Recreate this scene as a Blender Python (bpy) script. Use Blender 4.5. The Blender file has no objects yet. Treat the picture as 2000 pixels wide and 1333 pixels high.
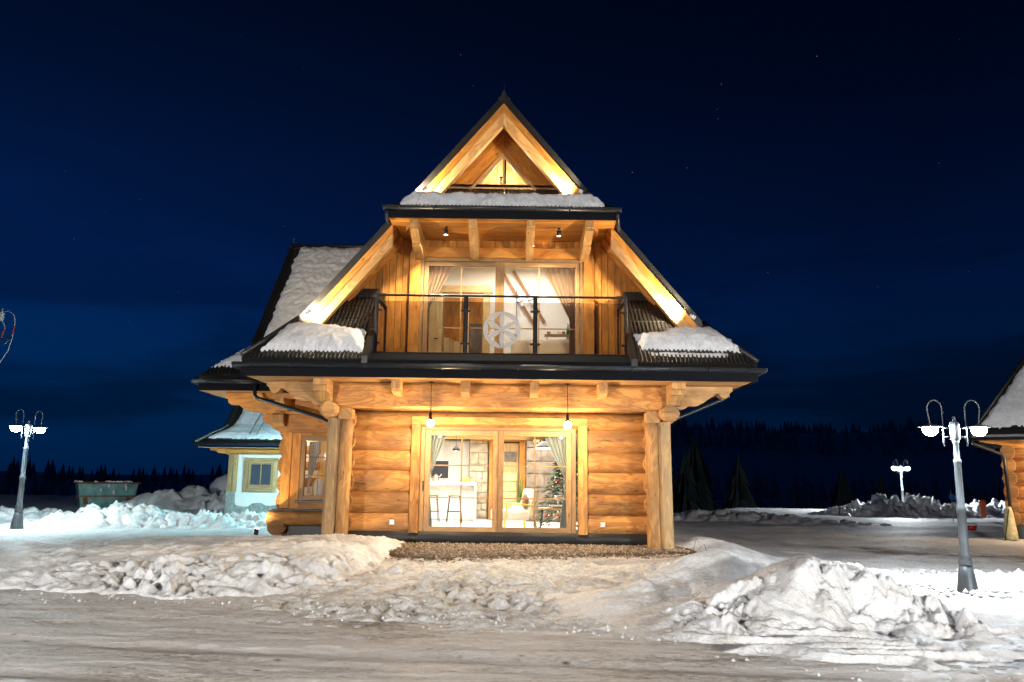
import bpy, math, random
import numpy as np
from mathutils import Vector, Matrix
random.seed(7)
R = math.radians
S = bpy.context.scene
COL = S.collection

# ------------------------------------------------------------------ camera, sky, exposure
cam_d = bpy.data.cameras.new('camera'); cam = bpy.data.objects.new('camera', cam_d); COL.objects.link(cam)
cam_d.sensor_width = 36; cam_d.lens = 36*1540/2000; cam_d.clip_end = 6000; cam_d.clip_start = .05
cam.matrix_world = Matrix.Translation((0, 0, 1.6)) @ Matrix.Rotation(R(90+9.73), 4, 'X') @ Matrix.Rotation(0.0125, 4, 'Z')
S.camera = cam
S.view_settings.view_transform = 'Standard'; S.view_settings.look = 'None'
S.view_settings.exposure = 0; S.view_settings.gamma = 1; S.view_settings.use_curve_mapping = False
try:
    S.cycles.use_denoising = True; S.cycles.denoiser = 'OPENIMAGEDENOISE'
    S.cycles.max_bounces = 7; S.cycles.diffuse_bounces = 3; S.cycles.glossy_bounces = 3
    S.cycles.transparent_max_bounces = 24; S.cycles.transmission_bounces = 4
    S.cycles.sample_clamp_indirect = 4; S.cycles.caustics_reflective = False; S.cycles.caustics_refractive = False
    S.cycles.use_light_tree = True
except Exception: pass

def build_world():
    w = bpy.data.worlds.new('World'); S.world = w; w.use_nodes = True
    nt = w.node_tree; nt.nodes.clear(); N = nt.nodes.new; L = nt.links.new
    out = N('ShaderNodeOutputWorld'); bg = N('ShaderNodeBackground'); L(bg.outputs[0], out.inputs[0])
    tc = N('ShaderNodeTexCoord'); sp = N('ShaderNodeSeparateXYZ'); L(tc.outputs['Generated'], sp.inputs[0])
    cr = N('ShaderNodeValToRGB'); L(sp.outputs[2], cr.inputs[0]); e = cr.color_ramp.elements
    stops = [(0, (.0002, .009, .042)), (.06, (.0002, .013, .054)), (.13, (.0003, .0145, .066)), (.22, (.0005, .0125, .070)),
             (.32, (.0006, .0075, .043)), (.43, (.0003, .0042, .023)), (.56, (.0002, .0024, .0115)), (1, (.0002, .002, .009))]
    e[0].position = 0; e[0].color = (*stops[0][1], 1); e[1].position = 1; e[1].color = (*stops[-1][1], 1)
    for p, c in stops[1:-1]:
        q = e.new(p); q.color = (*c, 1)
    # brighter towards the town glow on the left, dimmer to the right
    mr = N('ShaderNodeMapRange'); L(sp.outputs[0], mr.inputs[0])
    for i, v in zip((1, 2, 3, 4), (-.6, .45, 1.55, .62)): mr.inputs[i].default_value = v
    # thin cloud bands
    mp = N('ShaderNodeMapping'); mp.inputs['Scale'].default_value = (1.6, 1.6, 9); L(tc.outputs['Generated'], mp.inputs[0])
    no = N('ShaderNodeTexNoise'); no.inputs['Scale'].default_value = 1.7; no.inputs['Detail'].default_value = 5; L(mp.outputs[0], no.inputs[0])
    m2 = N('ShaderNodeMapRange'); m2.interpolation_type = 'SMOOTHSTEP'; L(no.outputs[0], m2.inputs[0])
    for i, v in zip((1, 2, 3, 4), (.40, .60, .60, 1.12)): m2.inputs[i].default_value = v
    # clouds only near the horizon
    m3 = N('ShaderNodeMapRange'); L(sp.outputs[2], m3.inputs[0])
    for i, v in zip((1, 2, 3, 4), (.14, .33, 1, .12)): m3.inputs[i].default_value = v
    mx = N('ShaderNodeMix'); mx.data_type = 'FLOAT'; L(m3.outputs[0], mx.inputs[0]); mx.inputs[2].default_value = 1; L(m2.outputs[0], mx.inputs[3])
    mu = N('ShaderNodeMath'); mu.operation = 'MULTIPLY'; L(mr.outputs[0], mu.inputs[0]); L(mx.outputs[0], mu.inputs[1])
    vm = N('ShaderNodeVectorMath'); vm.operation = 'SCALE'; L(cr.outputs[0], vm.inputs[0]); L(mu.outputs[0], vm.inputs[3])
    # stars
    vo = N('ShaderNodeTexVoronoi'); vo.inputs['Scale'].default_value = 62; L(tc.outputs['Generated'], vo.inputs[0])
    lt = N('ShaderNodeMapRange'); L(vo.outputs['Distance'], lt.inputs[0])
    for i, v in zip((1, 2, 3, 4), (.02, .045, 1, 0)): lt.inputs[i].default_value = v
    sc = N('ShaderNodeSeparateColor'); L(vo.outputs['Color'], sc.inputs[0])
    pw = N('ShaderNodeMath'); pw.operation = 'POWER'; L(sc.outputs[0], pw.inputs[0]); pw.inputs[1].default_value = 9
    st = N('ShaderNodeMath'); st.operation = 'MULTIPLY'; L(lt.outputs[0], st.inputs[0]); L(pw.outputs[0], st.inputs[1])
    hz = N('ShaderNodeMapRange'); L(sp.outputs[2], hz.inputs[0])
    for i, v in zip((1, 2, 3, 4), (.12, .3, 0, .3)): hz.inputs[i].default_value = v
    s2 = N('ShaderNodeMath'); s2.operation = 'MULTIPLY'; L(st.outputs[0], s2.inputs[0]); L(hz.outputs[0], s2.inputs[1])
    ad = N('ShaderNodeVectorMath'); ad.operation = 'ADD'; L(vm.outputs[0], ad.inputs[0]); L(s2.outputs[0], ad.inputs[1])
    L(ad.outputs[0], bg.inputs[0]); bg.inputs[1].default_value = .80
build_world()

LAMP_W = 500      # one head of a street lamp (radiant watts)
PEND_W = 185; SPOT_W = 400; DOWN_W = 640; ROOM1_W = 540; ROOM2_W = 250

# ------------------------------------------------------------------ numpy noise
def _h(ix, iy, s):
    n = (ix.astype(np.int64)*374761393 + iy.astype(np.int64)*668265263 + s*974634541) & 0xffffffff
    n = ((n ^ (n >> 13))*1274126177) & 0xffffffff
    n = (n ^ (n >> 16)) & 0xffffffff
    return n/4294967296.0
def perlin(x, y, s=0):
    x = np.asarray(x, float); y = np.asarray(y, float)
    ix = np.floor(x); iy = np.floor(y); fx = x-ix; fy = y-iy
    u = fx*fx*fx*(fx*(fx*6-15)+10); v = fy*fy*fy*(fy*(fy*6-15)+10)
    def g(dx, dy):
        a = _h(ix+dx, iy+dy, s)*6.2831853
        return np.cos(a)*(fx-dx)+np.sin(a)*(fy-dy)
    return ((g(0, 0)*(1-u)+g(1, 0)*u)*(1-v)+(g(0, 1)*(1-u)+g(1, 1)*u)*v)*1.45
def fbm(x, y, o=4, s=0, k=.5):
    t = 0; a = 1; n = 0
    for i in range(o):
        t = t+a*perlin(x*2**i+i*17.3, y*2**i-i*9.1, s+i); n += a; a *= k
    return t/n
def billow(x, y, o=4, s=0, k=.5):
    t = 0; a = 1; n = 0
    for i in range(o):
        t = t+a*(np.abs(perlin(x*2**i+i*17.3, y*2**i-i*9.1, s+i))*2-.5); n += a; a *= k
    return t/n
def ss(a, b, x):
    t = np.clip((np.asarray(x, float)-a)/(b-a), 0, 1); return t*t*(3-2*t)
def gauss(x, y, cx, cy, sx, sy, rot=0):
    c, s = math.cos(rot), math.sin(rot); dx = x-cx; dy = y-cy
    a = (dx*c+dy*s)/sx; b = (-dx*s+dy*c)/sy
    return np.exp(-(a*a+b*b))

# ------------------------------------------------------------------ mesh builder
class MB:
    def __init__(s): s.v = []; s.f = []; s.u = []; s.sm = []
    def face(s, idx, uv, smooth=False): s.f.append(tuple(idx)); s.u.append(uv); s.sm.append(smooth)
    def loft(s, rings, us, vs, cap=True, smooth=True, closed=True):
        b = len(s.v); m = len(rings[0])
        for r in rings: s.v.extend([tuple(p) for p in r])
        for i in range(len(rings)-1):
            for j in range(m if closed else m-1):
                k = (j+1) % m; v1 = vs[j+1] if j+1 < len(vs) else vs[j]+.1
                s.face((b+i*m+j, b+i*m+k, b+(i+1)*m+k, b+(i+1)*m+j), [(us[i], vs[j]), (us[i], v1), (us[i+1], v1), (us[i+1], vs[j])], smooth)
        if cap and closed:
            for i, o in ((0, -1), (len(rings)-1, 1)):
                idx = [b+i*m+j for j in range(m)]
                c = sum((Vector(p) for p in rings[i]), Vector())/m
                pts = [(Vector(p)-c) for p in rings[i]]
                ax = pts[0].normalized() if pts[0].length > 1e-6 else Vector((1, 0, 0))
                nn = ax.cross(pts[m//4 if m > 4 else 1]); ay = nn.cross(ax).normalized() if nn.length > 1e-9 else Vector((0, 0, 1))
                uv = [(p.dot(ax)*.3, p.dot(ay)) for p in pts]
                if o < 0: idx = idx[::-1]; uv = uv[::-1]
                s.face(idx, uv)
        return s
    def beam(s, p0, p1, w, h, up=(0, 0, 1), c=.012):
        "box from p0 to p1; w sideways, h along up; edges chamfered by c"
        p0 = Vector(p0); p1 = Vector(p1); a = (p1-p0); l = a.length; a = a/l
        up = Vector(up); sd = a.cross(up)
        if sd.length < 1e-6: up = Vector((0, 1, 0)); sd = a.cross(up)
        sd.normalize(); up = sd.cross(a)
        w /= 2; h /= 2; c = min(c, w*.45, h*.45)
        if c > 0: q = [(w-c, -h), (w, -h+c), (w, h-c), (w-c, h), (-w+c, h), (-w, h-c), (-w, -h+c), (-w+c, -h)]
        else: q = [(w, -h), (w, h), (-w, h), (-w, -h)]
        vs = [0]
        for i in range(len(q)): j = (i+1) % len(q); vs.append(vs[-1]+math.hypot(q[j][0]-q[i][0], q[j][1]-q[i][1]))
        rings = [[p+sd*x+up*y for x, y in q] for p in (p0, p1)]
        return s.loft(rings, (0, l), vs, smooth=False)
    def box(s, x0, x1, y0, y1, z0, z1, c=.006):
        d = (x1-x0, y1-y0, z1-z0); cx, cy, cz = (x0+x1)/2, (y0+y1)/2, (z0+z1)/2
        if d[0] >= d[1] and d[0] >= d[2]: return s.beam((x0, cy, cz), (x1, cy, cz), d[1], d[2], (0, 0, 1), c)
        if d[1] >= d[2]: return s.beam((cx, y0, cz), (cx, y1, cz), d[0], d[2], (0, 0, 1), c)
        return s.beam((cx, cy, z0), (cx, cy, z1), d[0], d[1], (0, 1, 0), c)
    def extr(s, poly, o, eu, ev, t, flip=False):
        "polygon in the plane (o; eu, ev) pushed by vector t"
        o = Vector(o); eu = Vector(eu); ev = Vector(ev); t = Vector(t); b = len(s.v); n = len(poly)
        area = sum(poly[i][0]*poly[(i+1) % n][1]-poly[(i+1) % n][0]*poly[i][1] for i in range(n))
        if (eu.cross(ev)).dot(t) > 0: area = -area
        if area < 0: poly = poly[::-1]
        for k in (0, 1):
            for x, y in poly: s.v.append(tuple(o+eu*x+ev*y+t*k))
        f = lambda p: (p[1], p[0]) if flip else p
        s.face(list(range(b, b+n)), [f(p) for p in poly]); s.face(list(range(b+2*n-1, b+n-1, -1)), [f(p) for p in poly[::-1]])
        d = 0; tl = t.length
        for i in range(n):
            j = (i+1) % n; e = math.hypot(poly[j][0]-poly[i][0], poly[j][1]-poly[i][1])
            s.face((b+i, b+n+i, b+n+j, b+j), [(d, 0), (d, tl), (d+e, tl), (d+e, 0)]); d += e
        return s
    def prism(s, pts, t, us=None):
        "flat polygon of 3D points pushed by t; grain along the first edge"
        pts = [Vector(p) for p in pts]; t = Vector(t); e = (pts[1]-pts[0]).normalized(); nn = e.cross(pts[-1]-pts[0]).normalized(); f = nn.cross(e).normalized()
        o = pts[0]; q = [((p-o).dot(e), (p-o).dot(f)) for p in pts]
        return s.extr(q, o, e, f, t)
    def tube(s, pts, r, m=8, cap=True):
        pts = [Vector(p) for p in pts]; rs = r if isinstance(r, (list, tuple)) else [r]*len(pts)
        rings = []; us = [0]; prev = None
        for i, p in enumerate(pts):
            a = (pts[min(i+1, len(pts)-1)]-pts[max(i-1, 0)]).normalized()
            if prev is None:
                x = a.cross(Vector((0, 0, 1)));
                if x.length < .05: x = a.cross(Vector((0, 1, 0)))
            else: x = prev-a*prev.dot(a)
            x.normalize(); prev = x; y = a.cross(x)
            rings.append([p+(x*math.cos(6.28318*j/m)+y*math.sin(6.28318*j/m))*rs[i] for j in range(m)])
            if i: us.append(us[-1]+(p-pts[i-1]).length)
        rr = max(rs); vs = [6.28318*rr*j/m for j in range(m+1)]
        return s.loft(rings, us, vs, cap)
    def lathe(s, prof, c, m=16, axis='Z'):
        "profile of (radius, height)"
        c = Vector(c); rings = []
        for r, h in prof:
            r = max(r, .0005); ring = []
            for j in range(m):
                a = 6.28318530718*j/m
                d = Vector((r*math.cos(a), r*math.sin(a), h)) if axis == 'Z' else Vector((r*math.cos(a), h, -r*math.sin(a)))
                ring.append(c+d)
            rings.append(ring)
        us = [0]
        for i in range(1, len(prof)): us.append(us[-1]+math.hypot(prof[i][0]-prof[i-1][0], prof[i][1]-prof[i-1][1]))
        rr = max(p[0] for p in prof)
        return s.loft(rings, us, [6.28318*rr*j/m for j in range(m+1)], True)
    def log(s, p0, p1, ra, rb, n=10, m=18, up=(0, 0, 1), taper=(0, 0), wob=.012, seed=0):
        "peeled log: ra sideways radius, rb radius along up; ends shrink over taper"
        p0 = Vector(p0); p1 = Vector(p1); a = p1-p0; l = a.length; a /= l; sd = a.cross(Vector(up)).normalized(); upv = sd.cross(a)
        ts = [i/n for i in range(n+1)]
        for e, w in ((0, taper[0]), (1, taper[1])):
            if w:
                for q in (.25, .5, .75, 1): ts.append(w*q/l if e == 0 else 1-w*q/l)
        ts = sorted(set(round(t, 5) for t in ts)); rings = []
        for t in ts:
            k = 1
            if taper[0] and t*l < taper[0]: k = .62+.38*math.sin(t*l/taper[0]*1.5708)
            if taper[1] and (1-t)*l < taper[1]: k = min(k, .62+.38*math.sin((1-t)*l/taper[1]*1.5708))
            ring = []
            for j in range(m):
                an = 6.28318*j/m; w = wob*float(perlin(t*l*1.3+seed*7.7, math.cos(an)*.8+2.3*math.sin(an)+seed*3.1, 5))
                ring.append(p0+a*(l*t)+sd*(math.cos(an)*(ra+w)*k)+upv*(math.sin(an)*(rb+w*.4)*(k if taper[0] and up[2] < .5 else 1)))
            rings.append(ring)
        rr = (ra+rb)/2
        return s.loft(rings, [t*l for t in ts], [6.28318*rr*j/m for j in range(m+1)], True)
    def ball(s, c, r, m=10, n=6):
        if not isinstance(r, (tuple, list)): r = (r, r, r)
        c = Vector(c); rings = []
        for i in range(n+1):
            t = math.pi*i/n-1.5708; k = max(math.cos(t), .002)
            rings.append([c+Vector((r[0]*k*math.cos(6.28318*j/m), r[1]*k*math.sin(6.28318*j/m), r[2]*math.sin(t))) for j in range(m)])
        return s.loft(rings, [i*.05 for i in range(n+1)], [j*.05 for j in range(m+1)], True)

INV = {}
def mesh_of(name, mb, mat):
    me = bpy.data.meshes.new(name); me.from_pydata(mb.v, [], mb.f)
    uvl = me.uv_layers.new(name='UVMap'); flat = [c for f in mb.u for p in f for c in p]
    uvl.data.foreach_set('uv', flat); me.polygons.foreach_set('use_smooth', mb.sm)
    me.materials.append(mat); me.update(); return me
def link(o, parent=None):
    COL.objects.link(o)
    if parent is not None:
        o.parent = parent
        if parent.type == 'EMPTY' and parent.get('_w'): o.matrix_parent_inverse = Matrix.Translation(INV.get(parent.name, -Vector(parent.location)))
    return o
def tag(o, label=None, cat=None, group=None, kind=None):
    if label: o['label'] = label
    if cat: o['category'] = cat
    if group: o['group'] = group
    if kind: o['kind'] = kind
    return o
def thing(name, label, cat, loc=(0, 0, 0), group=None, world=True):
    o = bpy.data.objects.new(name, None); o.location = loc; o.empty_display_size = .2; COL.objects.link(o)
    if world: o['_w'] = 1
    return tag(o, label, cat, group)
def part(name, mb, mat, parent=None, label=None, kind=None):
    me = mb if isinstance(mb, bpy.types.Mesh) else mesh_of(name, mb, mat)
    return tag(link(bpy.data.objects.new(name, me), parent), label, None, None, kind)
def solo(name, mb, mat, label, cat, group=None):
    return tag(part(name, mb, mat), label, cat, group)
def copy_tree(o, parent=None):
    c = o.copy(); COL.objects.link(c)
    if parent is not None: c.parent = parent
    for ch in o.children: copy_tree(ch, c)
    return c
def grid_mesh(name, X, Y, Z, mat, attrs=None, mask=None, smooth=True):
    "regular grid of points -> mesh, faces kept where mask is True"
    h, w = X.shape
    co = np.stack([X, Y, Z], -1).reshape(-1, 3).astype(np.float32)
    i = np.arange(h*w).reshape(h, w)
    q = np.stack([i[:-1, :-1], i[:-1, 1:], i[1:, 1:], i[1:, :-1]], -1).reshape(-1, 4)
    used = None
    if mask is not None:
        mk = (mask[:-1, :-1] | mask[:-1, 1:] | mask[1:, 1:] | mask[1:, :-1]).reshape(-1); q = q[mk]
        used = np.unique(q); rm = np.full(h*w, -1); rm[used] = np.arange(len(used)); q = rm[q]; co = co[used]
    me = bpy.data.meshes.new(name); me.vertices.add(len(co)); me.vertices.foreach_set('co', co.reshape(-1))
    me.loops.add(q.size); me.loops.foreach_set('vertex_index', q.reshape(-1).astype(np.int32))
    me.polygons.add(len(q)); me.polygons.foreach_set('loop_start', np.arange(0, q.size, 4, dtype=np.int32))
    me.update(calc_edges=True)
    me.polygons.foreach_set('use_smooth', np.full(len(q), smooth))
    for k, A in (attrs or {}).items():
        A = np.asarray(A, np.float32).reshape(-1)
        if used is not None: A = A[used]
        at = me.attributes.new(k, 'FLOAT', 'POINT'); at.data.foreach_set('value', A)
    me.materials.append(mat); me.validate(); return me

# ------------------------------------------------------------------ materials
def newmat(name):
    m = bpy.data.materials.new(name); m.use_nodes = True; nt = m.node_tree
    b = nt.nodes['Principled BSDF']; return m, nt, b
def simple(name, col, rough=.6, metal=0, emit=None, est=0, noise=0, nscale=20, spec=None, bump=0):
    m, nt, b = newmat(name); N = nt.nodes.new; L = nt.links.new
    b.inputs['Base Color'].default_value = (*col, 1); b.inputs['Roughness'].default_value = rough; b.inputs['Metallic'].default_value = metal
    if spec is not None: b.inputs['Specular IOR Level'].default_value = spec
    if emit: b.inputs['Emission Color'].default_value = (*emit, 1); b.inputs['Emission Strength'].default_value = est
    if noise or bump:
        tc = N('ShaderNodeTexCoord'); no = N('ShaderNodeTexNoise'); no.inputs['Scale'].default_value = nscale; no.inputs['Detail'].default_value = 6
        L(tc.outputs['Object'], no.inputs[0])
        if noise:
            mr = N('ShaderNodeMapRange'); L(no.outputs[0], mr.inputs[0])
            for i, v in zip((1, 2, 3, 4), (.3, .7, 1-noise, 1+noise)): mr.inputs[i].default_value = v
            vm = N('ShaderNodeVectorMath'); vm.operation = 'SCALE'; vm.inputs[0].default_value = col; L(mr.outputs[0], vm.inputs[3]); L(vm.outputs[0], b.inputs['Base Color'])
        if bump:
            bu = N('ShaderNodeBump'); bu.inputs['Strength'].default_value = bump; bu.inputs['Distance'].default_value = .02; L(no.outputs[0], bu.inputs['Height']); L(bu.outputs[0], b.inputs['Normal'])
    return m
def wood(name, c0, c1, dark, rough=.5, figure=1.0, knots=.5, grey=0, bump=.25, scale=1, crack=1.0):
    "pine with grain along U, growth figure, knots, tone per piece"
    m, nt, b = newmat(name); N = nt.nodes.new; L = nt.links.new
    uv = N('ShaderNodeUVMap'); oi = N('ShaderNodeObjectInfo')
    off = N('ShaderNodeMath'); off.operation = 'MULTIPLY'; off.inputs[1].default_value = 37; L(oi.outputs['Random'], off.inputs[0])
    cb = N('ShaderNodeCombineXYZ'); L(off.outputs[0], cb.inputs[0]); L(off.outputs[0], cb.inputs[1]); L(off.outputs[0], cb.inputs[2])
    ad = N('ShaderNodeVectorMath'); ad.operation = 'ADD'; L(uv.outputs[0], ad.inputs[0]); L(cb.outputs[0], ad.inputs[1])
    def mapped(sx, sy):
        mp = N('ShaderNodeMapping'); mp.inputs['Scale'].default_value = (sx*scale, sy*scale, 1); L(ad.outputs[0], mp.inputs[0]); return mp.outputs[0]
    # growth figure: bands across the board warped along its length
    lo = N('ShaderNodeTexNoise'); lo.inputs['Scale'].default_value = 1; lo.inputs['Detail'].default_value = 3; lo.inputs['Distortion'].default_value = 1.1; L(mapped(1.5, 5.2), lo.inputs[0])
    wv = N('ShaderNodeMath'); wv.operation = 'MULTIPLY'; wv.inputs[1].default_value = 26*figure; L(lo.outputs[0], wv.inputs[0])
    sn = N('ShaderNodeMath'); sn.operation = 'SINE'; L(wv.outputs[0], sn.inputs[0])
    fg = N('ShaderNodeMapRange'); L(sn.outputs[0], fg.inputs[0])
    for i, v in zip((1, 2, 3, 4), (-1, 1, .1, .9)): fg.inputs[i].default_value = v
    fi = N('ShaderNodeTexNoise'); fi.inputs['Scale'].default_value = 1; fi.inputs['Detail'].default_value = 6; L(mapped(3, 70), fi.inputs[0])
    mx = N('ShaderNodeMix'); mx.data_type = 'FLOAT'; mx.inputs[0].default_value = .5; L(fg.outputs[0], mx.inputs[2]); L(fi.outputs[0], mx.inputs[3])
    cr = N('ShaderNodeValToRGB'); L(mx.outputs[0], cr.inputs[0]); e = cr.color_ramp.elements
    e[0].position = .28; e[0].color = (*c0, 1); e[1].position = .66; e[1].color = (*c1, 1)
    # knots
    vo = N('ShaderNodeTexVoronoi'); vo.inputs['Scale'].default_value = 1; L(mapped(1.7, 5.2), vo.inputs[0])
    kn = N('ShaderNodeMapRange'); L(vo.outputs['Distance'], kn.inputs[0])
    for i, v in zip((1, 2, 3, 4), (.05, .12, 1, 0)): kn.inputs[i].default_value = v
    sc = N('ShaderNodeSeparateColor'); L(vo.outputs['Color'], sc.inputs[0])
    gt = N('ShaderNodeMath'); gt.operation = 'GREATER_THAN'; gt.inputs[1].default_value = 1-knots; L(sc.outputs[0], gt.inputs[0])
    km = N('ShaderNodeMath'); km.operation = 'MULTIPLY'; L(kn.outputs[0], km.inputs[0]); L(gt.outputs[0], km.inputs[1])
    k2 = N('ShaderNodeMath'); k2.operation = 'MULTIPLY'; k2.inputs[1].default_value = .85; L(km.outputs[0], k2.inputs[0])
    m2 = N('ShaderNodeMix'); m2.data_type = 'RGBA'; L(k2.outputs[0], m2.inputs[0]); L(cr.outputs[0], m2.inputs[6]); m2.inputs[7].default_value = (*dark, 1)
    # weathering blotches
    bl = N('ShaderNodeTexNoise'); bl.inputs['Scale'].default_value = 1; bl.inputs['Detail'].default_value = 4; L(mapped(.9, 2.4), bl.inputs[0])
    bm = N('ShaderNodeMapRange'); L(bl.outputs[0], bm.inputs[0])
    for i, v in zip((1, 2, 3, 4), (.46, .68, 0, .5+grey)): bm.inputs[i].default_value = v
    m3 = N('ShaderNodeMix'); m3.data_type = 'RGBA'; L(bm.outputs[0], m3.inputs[0]); L(m2.outputs[2], m3.inputs[6]); m3.inputs[7].default_value = (c0[0]*.62+.02, c0[1]*.66+.02, c0[2]*.8+.02, 1)
    ck = N('ShaderNodeTexNoise'); ck.inputs['Scale'].default_value = 1; ck.inputs['Detail'].default_value = 3; L(mapped(.7, 11), ck.inputs[0])
    c1_ = N('ShaderNodeMath'); c1_.operation = 'SUBTRACT'; c1_.inputs[1].default_value = .5; L(ck.outputs[0], c1_.inputs[0]); c2_ = N('ShaderNodeMath'); c2_.operation = 'ABSOLUTE'; L(c1_.outputs[0], c2_.inputs[0])
    c3_ = N('ShaderNodeMapRange'); L(c2_.outputs[0], c3_.inputs[0])
    for i, v in zip((1, 2, 3, 4), (.004, .016, crack, 0)): c3_.inputs[i].default_value = v
    c4_ = N('ShaderNodeMath'); c4_.operation = 'MULTIPLY'; L(c3_.outputs[0], c4_.inputs[0]); L(bm.outputs[0], c4_.inputs[1])
    m4 = N('ShaderNodeMix'); m4.data_type = 'RGBA'; L(c4_.outputs[0], m4.inputs[0]); L(m3.outputs[2], m4.inputs[6]); m4.inputs[7].default_value = (*dark, 1); m3 = m4
    hs = N('ShaderNodeHueSaturation'); L(m3.outputs[2], hs.inputs['Color'])
    vr = N('ShaderNodeMapRange'); L(oi.outputs['Random'], vr.inputs[0]); vr.inputs[3].default_value = .72; vr.inputs[4].default_value = 1.18; L(vr.outputs[0], hs.inputs['Value'])
    L(hs.outputs[0], b.inputs['Base Color']); b.inputs['Roughness'].default_value = rough+.12; b.inputs['Specular IOR Level'].default_value = .3
    bu = N('ShaderNodeBump'); bu.inputs['Strength'].default_value = bump; bu.inputs['Distance'].default_value = .006; L(mx.outputs[0], bu.inputs['Height']); L(bu.outputs[0], b.inputs['Normal'])
    return m
M = {}
M['log'] = wood('peeled_log', (.36, .155, .043), (.56, .27, .078), (.08, .028, .009), .6, .9, .6, .3)
M['post'] = wood('post_log', (.34, .165, .055), (.54, .29, .10), (.12, .05, .02), .6, .8, .6, .35, .5)
M['board'] = wood('pine_board', (.44, .17, .028), (.63, .27, .048), (.13, .04, .012), .42, .7, .6, 0)
M['pale'] = wood('pale_beam', (.42, .22, .075), (.62, .35, .13), (.16, .07, .025), .5, .8, .6, .1)
M['frame'] = wood('window_frame', (.33, .185, .075), (.42, .25, .11), (.12, .06, .02), .42, .9, .1, 0)
M['oldwood'] = wood('weathered_wood', (.34, .22, .11), (.46, .30, .14), (.08, .04, .02), .7, .8, .6, .3)
M['inpine'] = wood('indoor_pine', (.62, .40, .16), (.74, .52, .24), (.3, .14, .05), .4, .6, .3, 0)
M['whitewood'] = wood('white_wood', (.66, .65, .64), (.80, .79, .77), (.45, .44, .42), .4, .7, 0, 0, .1)
M['ski'] = wood('ski_wood', (.20, .09, .04), (.28, .14, .06), (.08, .03, .02), .4, .6, 0, 0)
M['roof'] = simple('dark_roof', (.013, .0125, .012), .42, 0, noise=.3, nscale=9)
M['gutter'] = simple('anthracite_metal', (.022, .025, .029), .34, .4)
M['fascia'] = simple('dark_fascia', (.008, .009, .012), 1.0, spec=0.05)
M['black'] = simple('black_metal', (.012, .012, .013), .4, .3)
M['membrane'] = simple('dimple_membrane', (.018, .018, .02), .5)
M['steel'] = simple('steel', (.5, .5, .5), .3, 1)
M['lamppost'] = simple('grey_lamp_paint', (.075, .09, .105), .45, .2, noise=.15, nscale=6)
M['whiteplastic'] = simple('white_plastic', (.8, .8, .8), .4)
M['plaster'] = simple('white_plaster', (.74, .75, .74), .9, noise=.06, nscale=3, bump=.1)
M['plinth'] = simple('grey_plinth', (.25, .26, .25), .9, noise=.3, nscale=8, bump=.3)
M['stone'] = simple('sandstone', (.42, .37, .28), .85, noise=.35, nscale=7, bump=.5)
M['mortar'] = simple('mortar', (.30, .27, .22), .95, noise=.2, nscale=20)
M['greystone'] = simple('grey_stone', (.15, .12, .095), .85, noise=.4, nscale=5, bump=.5)
M['inwall'] = simple('indoor_white_wall', (.80, .76, .70), .8)
M['infloor'] = simple('pale_floor', (.72, .68, .62), .35, noise=.05, nscale=4)
M['cream'] = simple('cream_fabric', (.72, .66, .58), .9, noise=.08, nscale=40)
def cloth(name, col):
    m, nt, b = newmat(name); N = nt.nodes.new; L = nt.links.new; b.inputs['Base Color'].default_value = (*col, 1); b.inputs['Roughness'].default_value = .9
    t = N('ShaderNodeBsdfTranslucent'); t.inputs[0].default_value = (*col, 1); mx = N('ShaderNodeMixShader'); mx.inputs[0].default_value = .55
    L(b.outputs[0], mx.inputs[1]); L(t.outputs[0], mx.inputs[2]); L(mx.outputs[0], nt.nodes['Material Output'].inputs[0]); return m
M['frost'] = cloth('frosted_film', (.85, .83, .80))
M['curtain'] = cloth('sage_curtain', (.60, .64, .60)); M['bcurtain'] = cloth('beige_curtain', (.66, .50, .36))
M['fur'] = simple('brown_fur', (.26, .17, .10), .95, noise=.5, nscale=30)
M['bedlinen'] = simple('beige_linen', (.60, .50, .38), .9, noise=.1, nscale=15)
M['greenglass'] = simple('green_glass', (.01, .20, .03), .1)
M['leaf'] = simple('green_leaf', (.05, .13, .03), .6, noise=.4, nscale=10)
M['needle'] = simple('fir_needle', (.010, .055, .012), .6, noise=.4, nscale=14)
M['hazyneedle'] = simple('hazy_needle', (.20, .25, .28), .8)  # far forest needles paled: the haze of distance is put into the colour
M['valleyneedle'] = simple('dark_needle', (.010, .014, .014), .9, spec=0)
M['bark'] = simple('bark', (.06, .045, .03), .9)
M['terracotta'] = simple('terracotta', (.35, .14, .08), .7)
M['red'] = simple('red_gloss', (.5, .02, .02), .3)
M['silver'] = simple('silver_gloss', (.7, .7, .75), .2, .7)
M['yellow'] = simple('yellow_glaze', (.75, .48, .08), .4)
M['darkglass'] = simple('dark_oven_glass', (.05, .06, .08), .1)
M['orange'] = simple('orange_plastic', (.62, .10, .03), .4)
M['blue'] = simple('blue_cloth', (.02, .10, .42), .7)
M['tarp'] = simple('pale_yellow_tarp', (.55, .46, .24), .6, noise=.25, nscale=9)
M['teal'] = simple('teal_paint', (.13, .30, .30), .6, noise=.35, nscale=3)
M['rust'] = simple('rust', (.16, .07, .03), .9, noise=.4, nscale=12)
M['print'] = simple('dark_print', (.10, .09, .08), .6, noise=.7, nscale=9)
M['porcelain'] = simple('insulator', (.6, .62, .65), .3)
M['redcable'] = simple('red_insulator', (.45, .06, .03), .4)
M['mud'] = simple('mud', (.07, .045, .028), .7, noise=.4, nscale=9, bump=.6)
def emit(name, col, st): return simple(name, (.8, .8, .8), .5, emit=col, est=st)
M['lampglow'] = emit('street_lamp_globe', (.88, .95, 1.0), LAMP_W*.55/.26)
M['tealglow'] = emit('teal_lamp_globe', (.74, .96, 1.0), LAMP_W*.5/.26)
M['bulb'] = emit('warm_bulb', (1.0, .80, .52), 120)
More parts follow.
